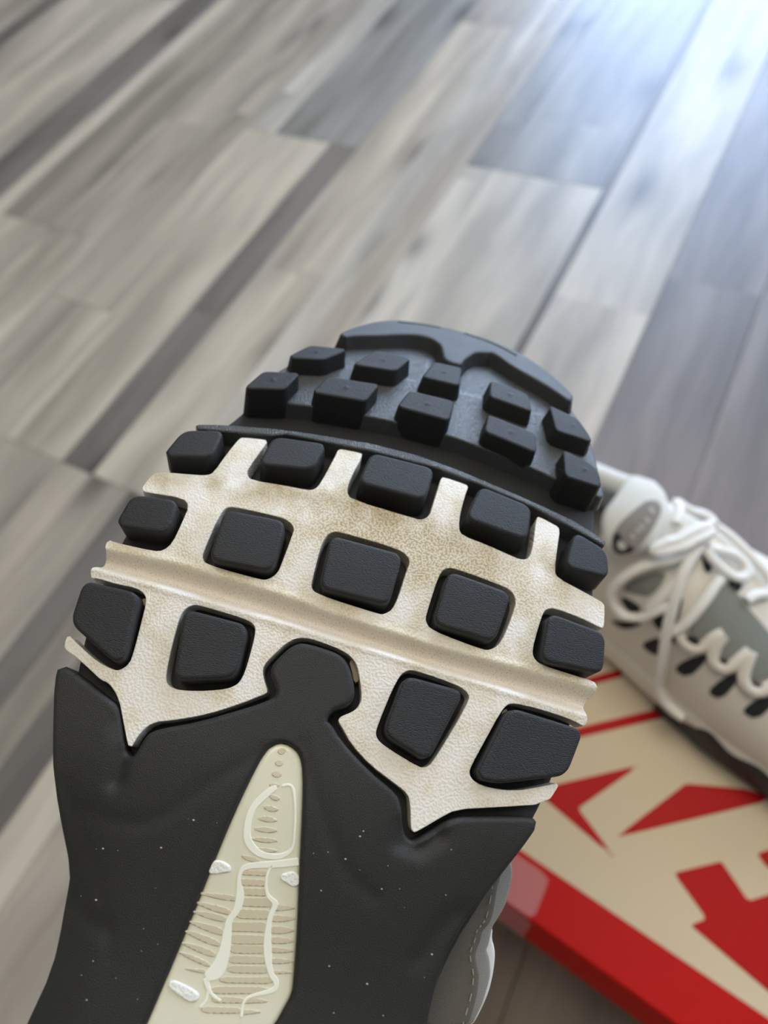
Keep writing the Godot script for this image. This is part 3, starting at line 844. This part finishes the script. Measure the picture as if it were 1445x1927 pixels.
func lay_plank(root: Node, along: Vector3, across: Vector3, s0: float, s1: float, t0: float, t1: float, m: Material) -> void:
	var c := along * (s0 + s1) * 0.5 + across * (t0 + t1) * 0.5
	# only what lies inside the room
	var l := (s1 - s0)
	var w := (t1 - t0)
	var clip: Array = Geometry2D.intersect_polygons(PackedVector2Array([Vector2(-2.999, -2.999), Vector2(3.999, -2.999), Vector2(3.999, 3.199), Vector2(-2.999, 3.199)]),
		PackedVector2Array([v2(c - along * l / 2 - across * w / 2), v2(c + along * l / 2 - across * w / 2), v2(c + along * l / 2 + across * w / 2), v2(c - along * l / 2 + across * w / 2)]))
	if clip.is_empty(): return
	var poly: PackedVector2Array = clip[0]
	if poly.size() < 3: return
	var inner: Array = Geometry2D.offset_polygon(poly, -0.0006)
	if inner.is_empty() or inner[0].size() < 3: return
	var top: PackedVector2Array = inner[0]
	var outer: Array = Geometry2D.offset_polygon(poly, -0.0001)
	var st := SurfaceTool.new()
	st.begin(Mesh.PRIMITIVE_TRIANGLES)
	st.set_smooth_group(-1)
	var off := Vector2(rng.randf(), rng.randf())
	var tri := Geometry2D.triangulate_polygon(top)
	var put := func(p: Vector2, y: float) -> void:
		var d := Vector3(p.x, 0, p.y)
		st.set_uv(Vector2(d.dot(across) / 0.19 + off.x, d.dot(along) / 1.2 + off.y))
		st.add_vertex(Vector3(p.x, y, p.y))
	for i in range(0, tri.size(), 3):
		var a := top[tri[i]]
		var b := top[tri[i + 1]]
		var d := top[tri[i + 2]]
		# clockwise from above: in x, z seen from +y
		if (b - a).cross(d - a) < 0.0:
			var z := b
			b = d
			d = z
		put.call(a, 0.0)
		put.call(b, 0.0)
		put.call(d, 0.0)
	var base: PackedVector2Array = outer[0]
	if base.size() == top.size():
		for i in top.size():
			var j := (i + 1) % top.size()
			var best := 0
			var bestj := 0
			for k in base.size():
				if base[k].distance_to(top[i]) < base[best].distance_to(top[i]): best = k
				if base[k].distance_to(top[j]) < base[bestj].distance_to(top[j]): bestj = k
			var ring := [[top[i], 0.0], [top[j], 0.0], [base[bestj], -0.0007], [base[best], -0.0007], [base[best], -0.010], [base[bestj], -0.010]]
			for f in [[0, 1, 2], [0, 2, 3], [3, 2, 5], [3, 5, 4]]:
				var flip := signf((poly[1] - poly[0]).cross(poly[2] - poly[0])) > 0.0
				for k in ([f[0], f[1], f[2]] if not flip else [f[0], f[2], f[1]]):
					put.call(ring[k][0], ring[k][1])
	st.generate_normals()
	part("plank", st.commit(), m, root)


func v2(p: Vector3) -> Vector2:
	return Vector2(p.x, p.z)


# ---------------------------------------------------------------- held shoe
func held_shoe() -> void:
	var root := Node3D.new()
	root.name = "sneaker"
	root.transform = Transform3D(Basis(Vector3(0.8822480, -0.2573832, 0.3941984), Vector3(0.1718226, 0.9556002, 0.2393853), Vector3(-0.4383098, -0.1434650, 0.8873006)), Vector3(-0.0207770, 0.4193151, -0.0482382))
	add_child(root, true)
	tag(root, "shoe held sole-up in front, worn white and black lugged tread with clear shank window", "shoe", "pair of running shoes")
	sole_root = root
	bend_table()
	var put := on_sole
	# midsole under everything
	var tip := [-32, 66, -29.5, 72, -26.5, 78, -22, 86, -17, 92, -12, 101, -5, 109, 4, 114.5, 12, 116.5, 20, 115.5, 29, 110, 37, 104, 43, 98, 47, 92, 50, 85, 52.5, 75]
	var body := pts([-34, -166, -38, -140, -37, -100, -34, -75, -32.5, -58, -33, -46, -35, -38, -40, -29, -43.5, -20, -47, -8, -48.5, 4, -48.5, 12, -47.5, 22, -45, 36, -41.5, 47, -38.5, 52, -34.5, 58] + tip + [53.5, 62, 54, 50, 54, 36, 53.5, 15, 51, 0, 47, -14, 40, -28, 33, -42, 29, -62, 31, -100, 34, -140, 27, -168, 12, -180, -16, -180])
	part("midsole", relief([chaikin(body, 2)], 1.2, level(-4.2), 0.8, -22.0, put, -1.0), M.moat, root)
	# white tread with its cut-outs and the flex groove
	var gu := pts(SOLE.groove_up)
	var gl := pts(SOLE.groove_lo)
	var white_h := func(u: float, v: float) -> float:
		var up := at_u(gu, u)
		var lo := at_u(gl, u)
		var t := (v - lo) / (up - lo)
		var g := -1.9 * smoothstep(0.0, 0.34, t) * (1.0 - smoothstep(0.45, 1.08, t))
		return g + 0.35 * exp(-pow((t - 1.12) / 0.16, 2.0)) + 0.25 * exp(-pow((t + 0.08) / 0.12, 2.0))
	var loops := [chaikin(pts(SOLE.white), 1)]
	for k in ["hole_g", "hole_h", "hole_i", "hole_l", "hole_m"]: loops.append(chaikin(pts(SOLE[k]), 2))
	var tread := part("white_tread", relief(loops, 0.42, white_h, 0.18, -4.3, put, 0.1), M.white, root)
	tag(tread, "white rubber tread with dirty ball area")
	# toe block, cross bar, bumper
	var block_loop := pts(SOLE.toe_front)
	for i in block_loop.size(): block_loop[i] = Vector2(maxf(block_loop[i].x, -32.5), block_loop[i].y + 1.1)
	block_loop.reverse()
	block_loop = chaikin(block_loop, 1, false)
	block_loop.append_array(chaikin(pts([-32.4, 63.6, -32.2, 65] + tip.slice(2) + [53.6, 66, 54.6, 60]), 2, false))
	part("toe_block", relief([block_loop], 0.5, level(0.0), 0.5, -4.4, put, 0.6), M.toe_floor, root)
	var bar := pts(SOLE.bar_hi)
	var bl := pts(SOLE.bar_lo)
	bl.reverse()
	bar.append_array(bl)
	part("cross_bar", relief([bar], 0.4, level(0.6), 0.5, -4.4, put, 0.3), M.toe_floor, root)
	var bump := pts(SOLE.bump_lo)
	for i in bump.size():
		if bump[i].y < 99.0 and absf(bump[i].x - 13.0) < 4.5: bump[i] += Vector2(-1.0 if bump[i].x < 13.0 else 1.0, -0.8)
	bump = chaikin(bump, 2, false)
	bump.append_array(chaikin(pts([46.6, 91.5, 43.2, 98, 37, 104.5, 29.2, 110.5, 20.2, 116, 12, 117, 4, 115, -5, 109.5, -12.2, 101.5, -17, 93, -16.6, 90.8]), 2, false))
	var slit_a := pts([-3, 108.2, 3, 111.2, 9, 113.2])
	var slit_b := pts([16, 113.4, 23, 110.6, 31, 105.2])
	var bump_h := func(u: float, v: float) -> float:
		return 3.8 + 1.0 * smoothstep(100.0, 113.0, v + absf(u - 12.0) * 0.12)
	part("toe_bumper", relief([bump], 0.5, bump_h, 0.8, -0.5, put, 0.9), M.bumper, root)
	for s in [slit_a, slit_b]:
		var path := PackedVector3Array()
		for p in chaikin(s, 2, false): path.append(on_sole(p.x, p.y, bump_h.call(p.x, p.y)))
		part("bumper_seam", tube(path, 0.0004, 0.00025), M.moat, root)
	# lugs
	for k in SOLE:
		var toe: bool = k.begins_with("toe_lug")
		if not toe and not k.begins_with("lug"): continue
		var p := pts(SOLE[k])
		var c := Vector2.ZERO
		for q in p: c += q / p.size()
		var top := 4.5 if toe else 3.0
		var nub: bool = toe
		var hf := func(u: float, v: float) -> float:
			var s := 1.0 - 0.010 * Vector2(u - c.x, v - c.y).length_squared() / 4.0
			return top - 0.12 + 0.12 * s + (0.32 * exp(-Vector2(u - c.x, v - c.y).length_squared() / 0.18) if nub else 0.0)
		part("tread_lug", relief([fillet(p, 1.3 if toe else 2.2)], 0.4, hf, 0.55 if toe else 0.7, (-4.4 if c.y < 74.0 else -0.3) if toe else -4.4, put, 0.7 if toe else 0.25), M.lug, root)
	# black foam of the midfoot
	var foam := pts(SOLE.foam)
	var cut := -1
	for i in foam.size():
		if foam[i].y < -56.0:
			cut = i
			break
	var tail := foam.slice(cut)
	var first := PackedVector2Array()
	var last := PackedVector2Array()
	var passed := false
	for p in tail:
		if p.y < -56.0 and p.x < 0.0: passed = true
		if passed: last.append(p)
		elif p.x > 0.0: first.append(p)
	var lip := chaikin(foam.slice(0, cut), 1, false)
	var ring := PackedVector2Array(lip)
	ring.append_array(first)
	ring.append_array(pts([31, -80, 33, -110, 34, -140, 27, -168, 12, -179, -16, -179, -34, -167, -40, -140, -39, -100, -36, -75]))
	ring.append_array(last)
	var plate := pts(SOLE.plate)
	var hole := PackedVector2Array()
	for p in plate:
		if p.y > -57.0: hole.append(p)
	# order: right side first, then the far end, then the left side
	var window := PackedVector2Array()
	var right_ := PackedVector2Array()
	for p in plate:
		if p.y < -57.0: window.append_array(pts([p.x + (p.x + 3.0) * 0.5, -92]))
		else: window.append(p)
	var creases := [[pts(SOLE.creaseL), 1.5, 0.22], [pts(SOLE.creaseR), 1.3, 0.25], [pts(SOLE.creaseL2), 0.9, 0.14], [pts(SOLE.creaseL3), 1.6, 0.30], [pts(SOLE.creaseR2), 1.8, 0.4], [pts(SOLE.spikeL), 1.5, 1.0], [pts(SOLE.spikeR), 1.5, 1.0]]
	var foam_h := func(u: float, v: float) -> float:
		var p := Vector2(u, v)
		var z := 1.6 - 3.5 * smoothstep(-14.0, -55.0, v)
		for c in creases:
			var q := near_line(p, c[0])
			if q < c[1] * 3.0: z -= c[2] * exp(-pow(q / c[1], 2.0))
		# the left flank and the far right flank fall away
		z -= 4.0 * smoothstep(-24.0, -40.0, u) * smoothstep(-20.0, -55.0, v)
		z -= 3.0 * smoothstep(30.0, 46.0, u) * smoothstep(-16.0, -45.0, v)
		return z
	var win := chaikin(window, 2)
	part("midfoot_foam", relief([ring, win], 0.75, foam_h, 0.9, -8.0, put, 0.0), M.foam, root)
	# translucent shank window
	var plate_h := func(u: float, v: float) -> float:
		return 0.7 - 3.5 * smoothstep(-14.0, -55.0, v)
	var pl := part("shank_window", relief([win], 0.8, plate_h, 0.9, -7.0, put, 0.15), M.plate, root)
	tag(pl, "pale see-through shank window with tan ribs")
	for k in SOLE:
		if k.begins_with("rib"):
			part("rib", relief([chaikin(swell(pts(SOLE[k]), 1.16, 1.35), 1)], 0.2, func(u: float, v: float) -> float: return plate_h.call(u, v) + 0.08, 0.0, -5.0, put), M.rib, pl)
		elif k.begins_with("glue"):
			part("glue_bead", relief([ribbon(pts(SOLE[k]), GLUE_WIDTH[k])], 0.13, func(u: float, v: float) -> float: return plate_h.call(u, v) + 0.15, 0.08, -5.0, put), M.glue, pl)
		elif k.begins_with("notch"):
			part("notch", relief([chaikin(pts(SOLE[k]), 1)], 0.3, func(u: float, v: float) -> float: return plate_h.call(u, v) + 0.35, 0.3, -5.0, put), M.notch, pl)
	for k in ["fleck_a", "fleck_b", "fleck_c"]:
		part("dirt_fleck", relief([chaikin(pts(SOLE[k]), 1)], 0.2, level(-1.6), 0.1, -4.4, put), M.dirt, root)
	# dust on the black rubber and foam
	var mm := MultiMesh.new()
	mm.transform_format = MultiMesh.TRANSFORM_3D
	var grain_mesh := SphereMesh.new()
	grain_mesh.radius = 0.00009
	grain_mesh.height = 0.00014
	grain_mesh.radial_segments = 8
	grain_mesh.rings = 4
	mm.mesh = grain_mesh
	mm.instance_count = 60
	for i in 60:
		var u := rng.randf_range(-40.0, 34.0)
		var v := rng.randf_range(-58.0, -22.0)
		while not Geometry2D.is_point_in_polygon(Vector2(u, v), ring): u = rng.randf_range(-34.0, 30.0)
		var z: float = foam_h.call(u, v)
		if Geometry2D.is_point_in_polygon(Vector2(u, v), win): z = plate_h.call(u, v) - 2.0
		var s := rng.randf_range(0.5, 1.5)
		mm.set_instance_transform(i, Transform3D(Basis.from_scale(Vector3(s * 1.6, s, s)), on_sole(u, v, z)))
	var dust := MultiMeshInstance3D.new()
	dust.name = "dust"
	dust.multimesh = mm
	dust.material_override = M.speck
	dust.set_meta("kind", "stuff")
	root.add_child(dust, true)
	# upper: body hidden under the sole, layered side panels showing beside the arch
	var up_loop := Geometry2D.offset_polygon(chaikin(body, 2), -3.0)
	part("upper", relief([up_loop[0]], 2.0, level(-18.0), 5.0, -46.0, put, -4.0), M.fabric, root)
	var lv := {"upper_white_mesh": [-26.0, "white_mesh_layer", M.fabric], "upper_grey": [-20.0, "grey_side_panel", M.grey], "upper_suede": [-16.0, "suede_side_panel", M.suede]}
	for k in lv:
		part(lv[k][1], relief([chaikin(pts(SOLE[k]), 1)], 0.5, level(lv[k][0]), 0.6, -40.0, put, 0.0), lv[k][2], root)
	var stitch := chaikin(pts(SOLE.upper_suede).slice(2, 16), 1, false)
	var q2 := PackedVector2Array()
	for p in stitch: q2.append(p + Vector2(-1.3, 0))
	for i in range(0, q2.size() - 1, 2):
		var path := PackedVector3Array([on_sole(q2[i].x, q2[i].y, -15.9), on_sole(q2[i + 1].x, q2[i + 1].y, -15.9)])
		part("stitch", tube(path, 0.00016, 0.00016, 6), M.stitch, root)


# widths in mm along the glue lines seen through the shank window
const GLUE_WIDTH := {
	"glue_a": [0.2, 0.25, 0.5, 0.5, 0.4, 0.35, 0.35, 0.4, 0.5, 0.6, 0.9, 0.95, 1.1, 1.3, 1.35, 1.25, 1.2, 1.2, 1.3, 1.2, 0.8, 0.3],
	"glue_b": [1.3, 1.2, 1.0, 0.9, 0.7, 0.6, 1.4, 1.5, 1.2, 1.1, 1.5, 1.8, 2.3, 2.7, 1.4], "glue_c": [1.0, 0.7, 0.45, 0.3],
	"glue_d": [0.6, 0.35, 0.35, 0.6, 1.2, 0.9, 0.95, 1.3, 1.4, 1.0, 0.9, 1.0, 0.9, 0.7, 0.4, 0.3, 0.4, 0.3], "glue_e": [0.3, 0.3, 0.25],
}


func swell(p: PackedVector2Array, sx: float, sy: float) -> PackedVector2Array:
	var c := Vector2.ZERO
	for q in p: c += q / p.size()
	var out := PackedVector2Array()
	for q in p: out.append(c + (q - c) * Vector2(sx, sy))
	return out


func ribbon(p: PackedVector2Array, widths: Array) -> PackedVector2Array:
	var left := PackedVector2Array()
	var right := PackedVector2Array()
	var n := p.size()
	for i in n:
		var t := (p[mini(i + 1, n - 1)] - p[maxi(i - 1, 0)]).normalized()
		var w: float = maxf(0.45, widths[mini(i, widths.size() - 1)]) * 0.5
		left.append(p[i] + t.orthogonal() * w)
		right.append(p[i] - t.orthogonal() * w)
	right.reverse()
	var out := chaikin(left, 2, false)
	out.append_array(chaikin(right, 2, false))
	return out


# ---------------------------------------------------------------- shoe box
func box_axes() -> Basis:
	# x along the box front, y up, z towards the front
	return Basis(Vector3(0.68200, 0, 0.73135), Vector3.UP, Vector3(-0.73135, 0, 0.68200))


func shoe_box() -> void:
	var b := box_axes()
	var root := Node3D.new()
	root.name = "shoe_box"
	root.transform = Transform3D(b, b * Vector3(0.010, 0, -0.1342))
	add_child(root, true)
	tag(root, "red and cream shoe box lying on the floor under the second shoe", "box")
	var lx := 0.345
	var lz := 0.2334
	part("box_base", block(Vector3(lx - 0.006, 0.124, lz - 0.006), Vector3(0, 0.062, 0), 0.0015), M.red, root)
	var lid := part("lid", lid_shape(lx, lz, 0.040, 0.0075), M.red, root)
	var flat := func(u: float, v: float, h: float) -> Vector3: return Vector3(u * MM, BOX_TOP + h * MM, v * MM)
	var shift := Vector2(10.0, -134.2)
	var cream := pts([-165, 94.0, 165, 94.0, 165, -109, -165, -109])
	var cr := PackedVector2Array()
	for p in cream: cr.append(p - Vector2(0, 3.0))
	part("printed_field", relief([cr], 4.0, level(0.12), 0.0, -0.5, flat), M.cream, lid)
	for k in PRINT:
		if k == "cream": continue
		var p := PackedVector2Array()
		for q in pts(PRINT[k]): p.append(q - shift)
		part("printed_shape", relief([p], 2.0, level(0.22), 0.0, -0.5, flat), M.print_red, lid)
	# clear tape over the lid edge
	var tp := pts([-50, 116, -1, 116, -3, 94, -50, 94])
	part("tape", relief([tp], 4.0, level(0.35), 0.0, 0.2, flat), M.tape, root)
	var face := func(u: float, v: float, h: float) -> Vector3: return Vector3(u * MM, v * MM, lz * 0.5 + h * MM + (BOX_TOP - v * MM) * 0.1875)
	part("tape", relief([pts([-50, 88, -1, 88, -1, 129.6, -50, 129.6])], 4.0, level(0.35), 0.0, 0.2, face), M.tape, root)


func lid_shape(lx: float, lz: float, tall: float, flare: float) -> ArrayMesh:
	# a lid whose card sides bow outwards a little towards their lower edge
	var verts := PackedVector3Array()
	var idx := PackedInt32Array()
	var c := 0.0012
	var rings := [[-c, 0.0], [-c * 0.3, -c * 0.3], [0.0, -c], [flare, -tall], [flare - 0.0012, -tall], [-0.0012, -0.004]]
	for q in rings:
		var x: float = lx * 0.5 + q[0]
		var z: float = lz * 0.5 + q[0]
		var y: float = BOX_TOP + q[1]
		verts.append_array(PackedVector3Array([Vector3(-x, y, z), Vector3(x, y, z), Vector3(x, y, -z), Vector3(-x, y, -z)]))
	idx.append_array([0, 1, 2, 0, 2, 3])
	for i in rings.size() - 1:
		for k in 4:
			var a := i * 4 + k
			var b := i * 4 + (k + 1) % 4
			idx.append_array([a, a + 4, b, b, a + 4, b + 4])
	# flat faces: every triangle its own corners
	var v2_ := PackedVector3Array()
	var i2 := PackedInt32Array()
	for i in idx:
		i2.append(v2_.size())
		v2_.append(verts[i])
	return mesh_of(v2_, i2)


# ---------------------------------------------------------------- second shoe
const WX := [0, 0.012, 0.03, 0.06, 0.10, 0.14, 0.17, 0.20, 0.24, 0.265, 0.285, 0.297, 0.302]
const WY := [0.012, 0.026, 0.034, 0.037, 0.036, 0.038, 0.044, 0.050, 0.052, 0.048, 0.036, 0.018, 0.004]
const HX := [0, 0.03, 0.07, 0.10, 0.12, 0.15, 0.19, 0.23, 0.27, 0.29, 0.302]
const HY := [0.098, 0.092, 0.085, 0.092, 0.098, 0.090, 0.074, 0.058, 0.045, 0.038, 0.028]
const SOLE_H := 0.026


func curve_at(xs: Array, ys: Array, x: float) -> float:
	for i in xs.size() - 1:
		if x <= xs[i + 1]: return lerpf(ys[i], ys[i + 1], clampf((x - xs[i]) / (xs[i + 1] - xs[i]), 0.0, 1.0))
	return ys[ys.size() - 1]


func on_upper(x: float, phi: float, off: float) -> Vector3:
	# x from heel to toe, phi from the near side over the top to the far side; the shoe's own axes (x to the toe, y up, z to the near side)
	var c := cos(phi)
	var s := sin(phi)
	var w := curve_at(WX, WY, x)
	var h := curve_at(HX, HY, x) - SOLE_H
	return Vector3(x - 0.155, SOLE_H + h * pow(absf(s), 0.85) + off * s, -0.200 + 0.10 * (x - 0.135) + w * signf(c) * pow(absf(c), 0.8) + off * c)


func second_shoe() -> void:
	var root := Node3D.new()
	root.name = "sneaker"
	root.transform = Transform3D(box_axes(), Vector3(0, BOX_TOP + 0.0003, 0))
	add_child(root, true)
	tag(root, "white laced running shoe with grey panels standing upright on the shoe box", "shoe", "pair of running shoes")
	# outsole and midsole
	var foot := func(extra: float, y: float, x: float, side: float) -> Vector3:
		return Vector3(x - 0.155, y, -0.200 + 0.10 * (x - 0.135) + side * (curve_at(WX, WY, x) + extra))
	var band := func(x_from: float, profile: Callable, m: Material, called: String) -> void:
		var loop := []
		var xs := []
		for i in 61: xs.append(lerpf(x_from, 0.302, 1.0 - pow(1.0 - i / 60.0, 1.6)))
		for i in xs.size(): loop.append([xs[i], 1.0])
		for i in range(xs.size() - 1, -1, -1): loop.append([xs[i], -1.0])
		var verts := PackedVector3Array()
		var idx := PackedInt32Array()
		var rows := 7
		for q in loop:
			var pr: Array = profile.call(q[0])
			for r in rows:
				verts.append(foot.call(pr[r][0], pr[r][1], q[0], q[1]))
		var n := loop.size()
		for i in n:
			var j := (i + 1) % n
			for r in rows - 1:
				idx.append_array([i * rows + r, j * rows + r, i * rows + r + 1, j * rows + r, j * rows + r + 1, i * rows + r + 1])
		for e in [0, rows - 1]:
			for i in n / 2 - 1:
				var a: int = i * rows + e
				var b: int = (i + 1) * rows + e
				var c: int = (n - 1 - i) * rows + e
				var d: int = (n - 2 - i) * rows + e
				idx.append_array([a, c, b, b, c, d] if e == 0 else [a, b, c, b, d, c])
		part(called, mesh_of(verts, idx), m, root)
	band.call(0.0, func(_x: float) -> Array: return [[-0.003, 0.004], [0.0015, 0.005], [0.003, 0.010], [0.0025, 0.016], [0.003, 0.022], [0.001, 0.0275], [-0.004, 0.029]], M.leather, "midsole")
	band.call(0.0, func(_x: float) -> Array: return [[-0.006, 0.0], [-0.003, 0.0], [-0.001, 0.001], [0.0, 0.002], [0.0, 0.003], [-0.001, 0.0045], [-0.006, 0.0045]], M.rubber, "outsole")
	band.call(0.170, func(x: float) -> Array:
		var t: float = 0.004 + 0.021 * smoothstep(0.168, 0.200, x) + 0.0018 * sin(x * 230.0)
		return [[-0.002, 0.0005], [0.003, 0.001], [0.0045, 0.3 * t], [0.0045, 0.6 * t], [0.0042, 0.9 * t], [0.0035, t], [-0.001, t + 0.001]], M.rubber, "rubber_rand")
	# upper shell, open at the collar
	var verts := PackedVector3Array()
	var idx := PackedInt32Array()
	var uv := PackedVector2Array()
	var nx := 72
	var np := 48
	for i in nx + 1:
		var x := lerpf(0.0005, 0.3015, i / float(nx))
		for j in np + 1:
			var p := PI * j / np
			verts.append(on_upper(x, p, 0.0))
			uv.append(Vector2(x * 20.0, p))
	for i in nx:
		for j in np:
			var x := lerpf(0.0005, 0.3015, (i + 0.5) / nx)
			var p := PI * (j + 0.5) / np
			if x > 0.014 and x < 0.108 and absf(p - PI / 2) < 0.72: continue
			var a := i * (np + 1) + j
			idx.append_array([a, a + np + 1, a + 1, a + 1, a + np + 1, a + np + 2])
	var shell := part("upper", mesh_of(verts, idx, uv), M.leather, root)
	# lining and collar
	var lv := PackedVector3Array()
	var li := PackedInt32Array()
	for i in 21:
		var x := lerpf(0.012, 0.125, i / 20.0)
		for j in 25:
			var p := lerpf(0.0, PI, j / 24.0)
			lv.append(on_upper(x, p, -0.006) if absf(p - PI / 2) > 0.72 else Vector3(x - 0.155, 0.034, on_upper(x, p, -0.006).z))
	for i in 20:
		for j in 24:
			var p := PI * (j + 0.5) / 24.0
			if absf(p - PI / 2) < 0.72: continue
			var a := i * 25 + j
			li.append_array([a, a + 1, a + 25, a + 1, a + 26, a + 25])
	part("lining", mesh_of(lv, li), M.fabric, root)
	part("insole", block(Vector3(0.12, 0.006, 0.055), Vector3(-0.085, 0.037, -0.205), 0.002), M.patch, root)
	var col := PackedVector3Array()
	for k in 15: col.append(on_upper(lerpf(0.118, 0.014, k / 14.0), PI / 2 - 0.72, -0.002))
	for k in range(1, 8): col.append(on_upper(0.014, lerpf(PI / 2 - 0.72, PI / 2 + 0.72, k / 8.0), -0.002))
	for k in 15: col.append(on_upper(lerpf(0.014, 0.118, k / 14.0), PI / 2 + 0.72, -0.002))
	part("collar", tube(smooth_path(col, 3), 0.0065, 0.0065, 12), M.fabric, root)
	# panels, mesh and laces laid over the shell
	var skin := func(u: float, v: float, h: float) -> Vector3: return on_upper(u * MM, v / 50.0, h * MM)
	var names := {"mesh": ["mesh_window", 0.6, 0.15], "suede": ["grey_lace_panel", 1.6, 0.5], "panel": ["grey_quarter_panel", 0.7, 0.3]}
	for k in SHOE:
		var kind: String = k.get_slice("_", 0)
		var p := pts(SHOE[k])
		if kind == "mesh":
			var hi := 2.6 if k in ["mesh_g", "mesh_h", "mesh_i", "mesh_m"] else 0.6
			part("mesh_window", relief([chaikin(swell(p, 1.15, 1.25), 1)], 0.8, level(hi), 0.15, -1.5, skin), M.mesh_dark, root)
		elif kind == "suede":
			part("grey_lace_panel", relief([chaikin(p, 2)], 1.2, level(1.6), 0.5, -1.5, skin), M.panel_grey, root)
		elif kind == "panel":
			part("grey_quarter_panel", relief([chaikin(p, 2)], 1.2, level(0.5), 0.3, -1.5, skin), M.panel_grey, root)
		elif kind == "tongue":
			part("tongue", relief([chaikin(p, 2)], 1.2, level(10.0), 3.5, -4.0, skin), M.fabric, root)
		elif k == "patch":
			part("tongue_patch", relief([chaikin(p, 2)], 1.0, level(10.9), 0.4, 8.0, skin), M.patch, root)
		elif k == "patch_end":
			part("tongue_patch_end", relief([chaikin(p, 2)], 0.8, level(11.5), 0.4, 8.0, skin), M.mesh_dark, root)
		elif k == "patch_dot" or kind == "glyph":
			part("tongue_lettering", relief([chaikin(p, 1)], 0.4, level(12.1 if k == "patch_dot" else 11.4), 0.1, 9.0, skin), M.lettering, root)
		elif kind == "rim":
			var path := PackedVector3Array()
			for q in chaikin(p, 2, false): path.append(on_upper(q.x * MM, q.y / 50.0, 0.0018))
			part("panel_edge", tube(path, 0.0032, 0.002, 8), M.leather, root)
		elif kind == "lace":
			var lift := {"lace_a": 0.010, "lace_b": 0.005, "lace_c": 0.004, "lace_d": 0.006, "lace_e": 0.003, "lace_f": 0.006, "lace_g": 0.004, "lace_h": 0.003, "lace_i": 0.004, "lace_j": 0.006}
			var path := PackedVector3Array()
			for q in chaikin(p, 2, false): path.append(on_upper(q.x * MM, q.y / 50.0, lift[k]))
			part("lace", tube(path, 0.0027, 0.0016, 8), M.lace, root)
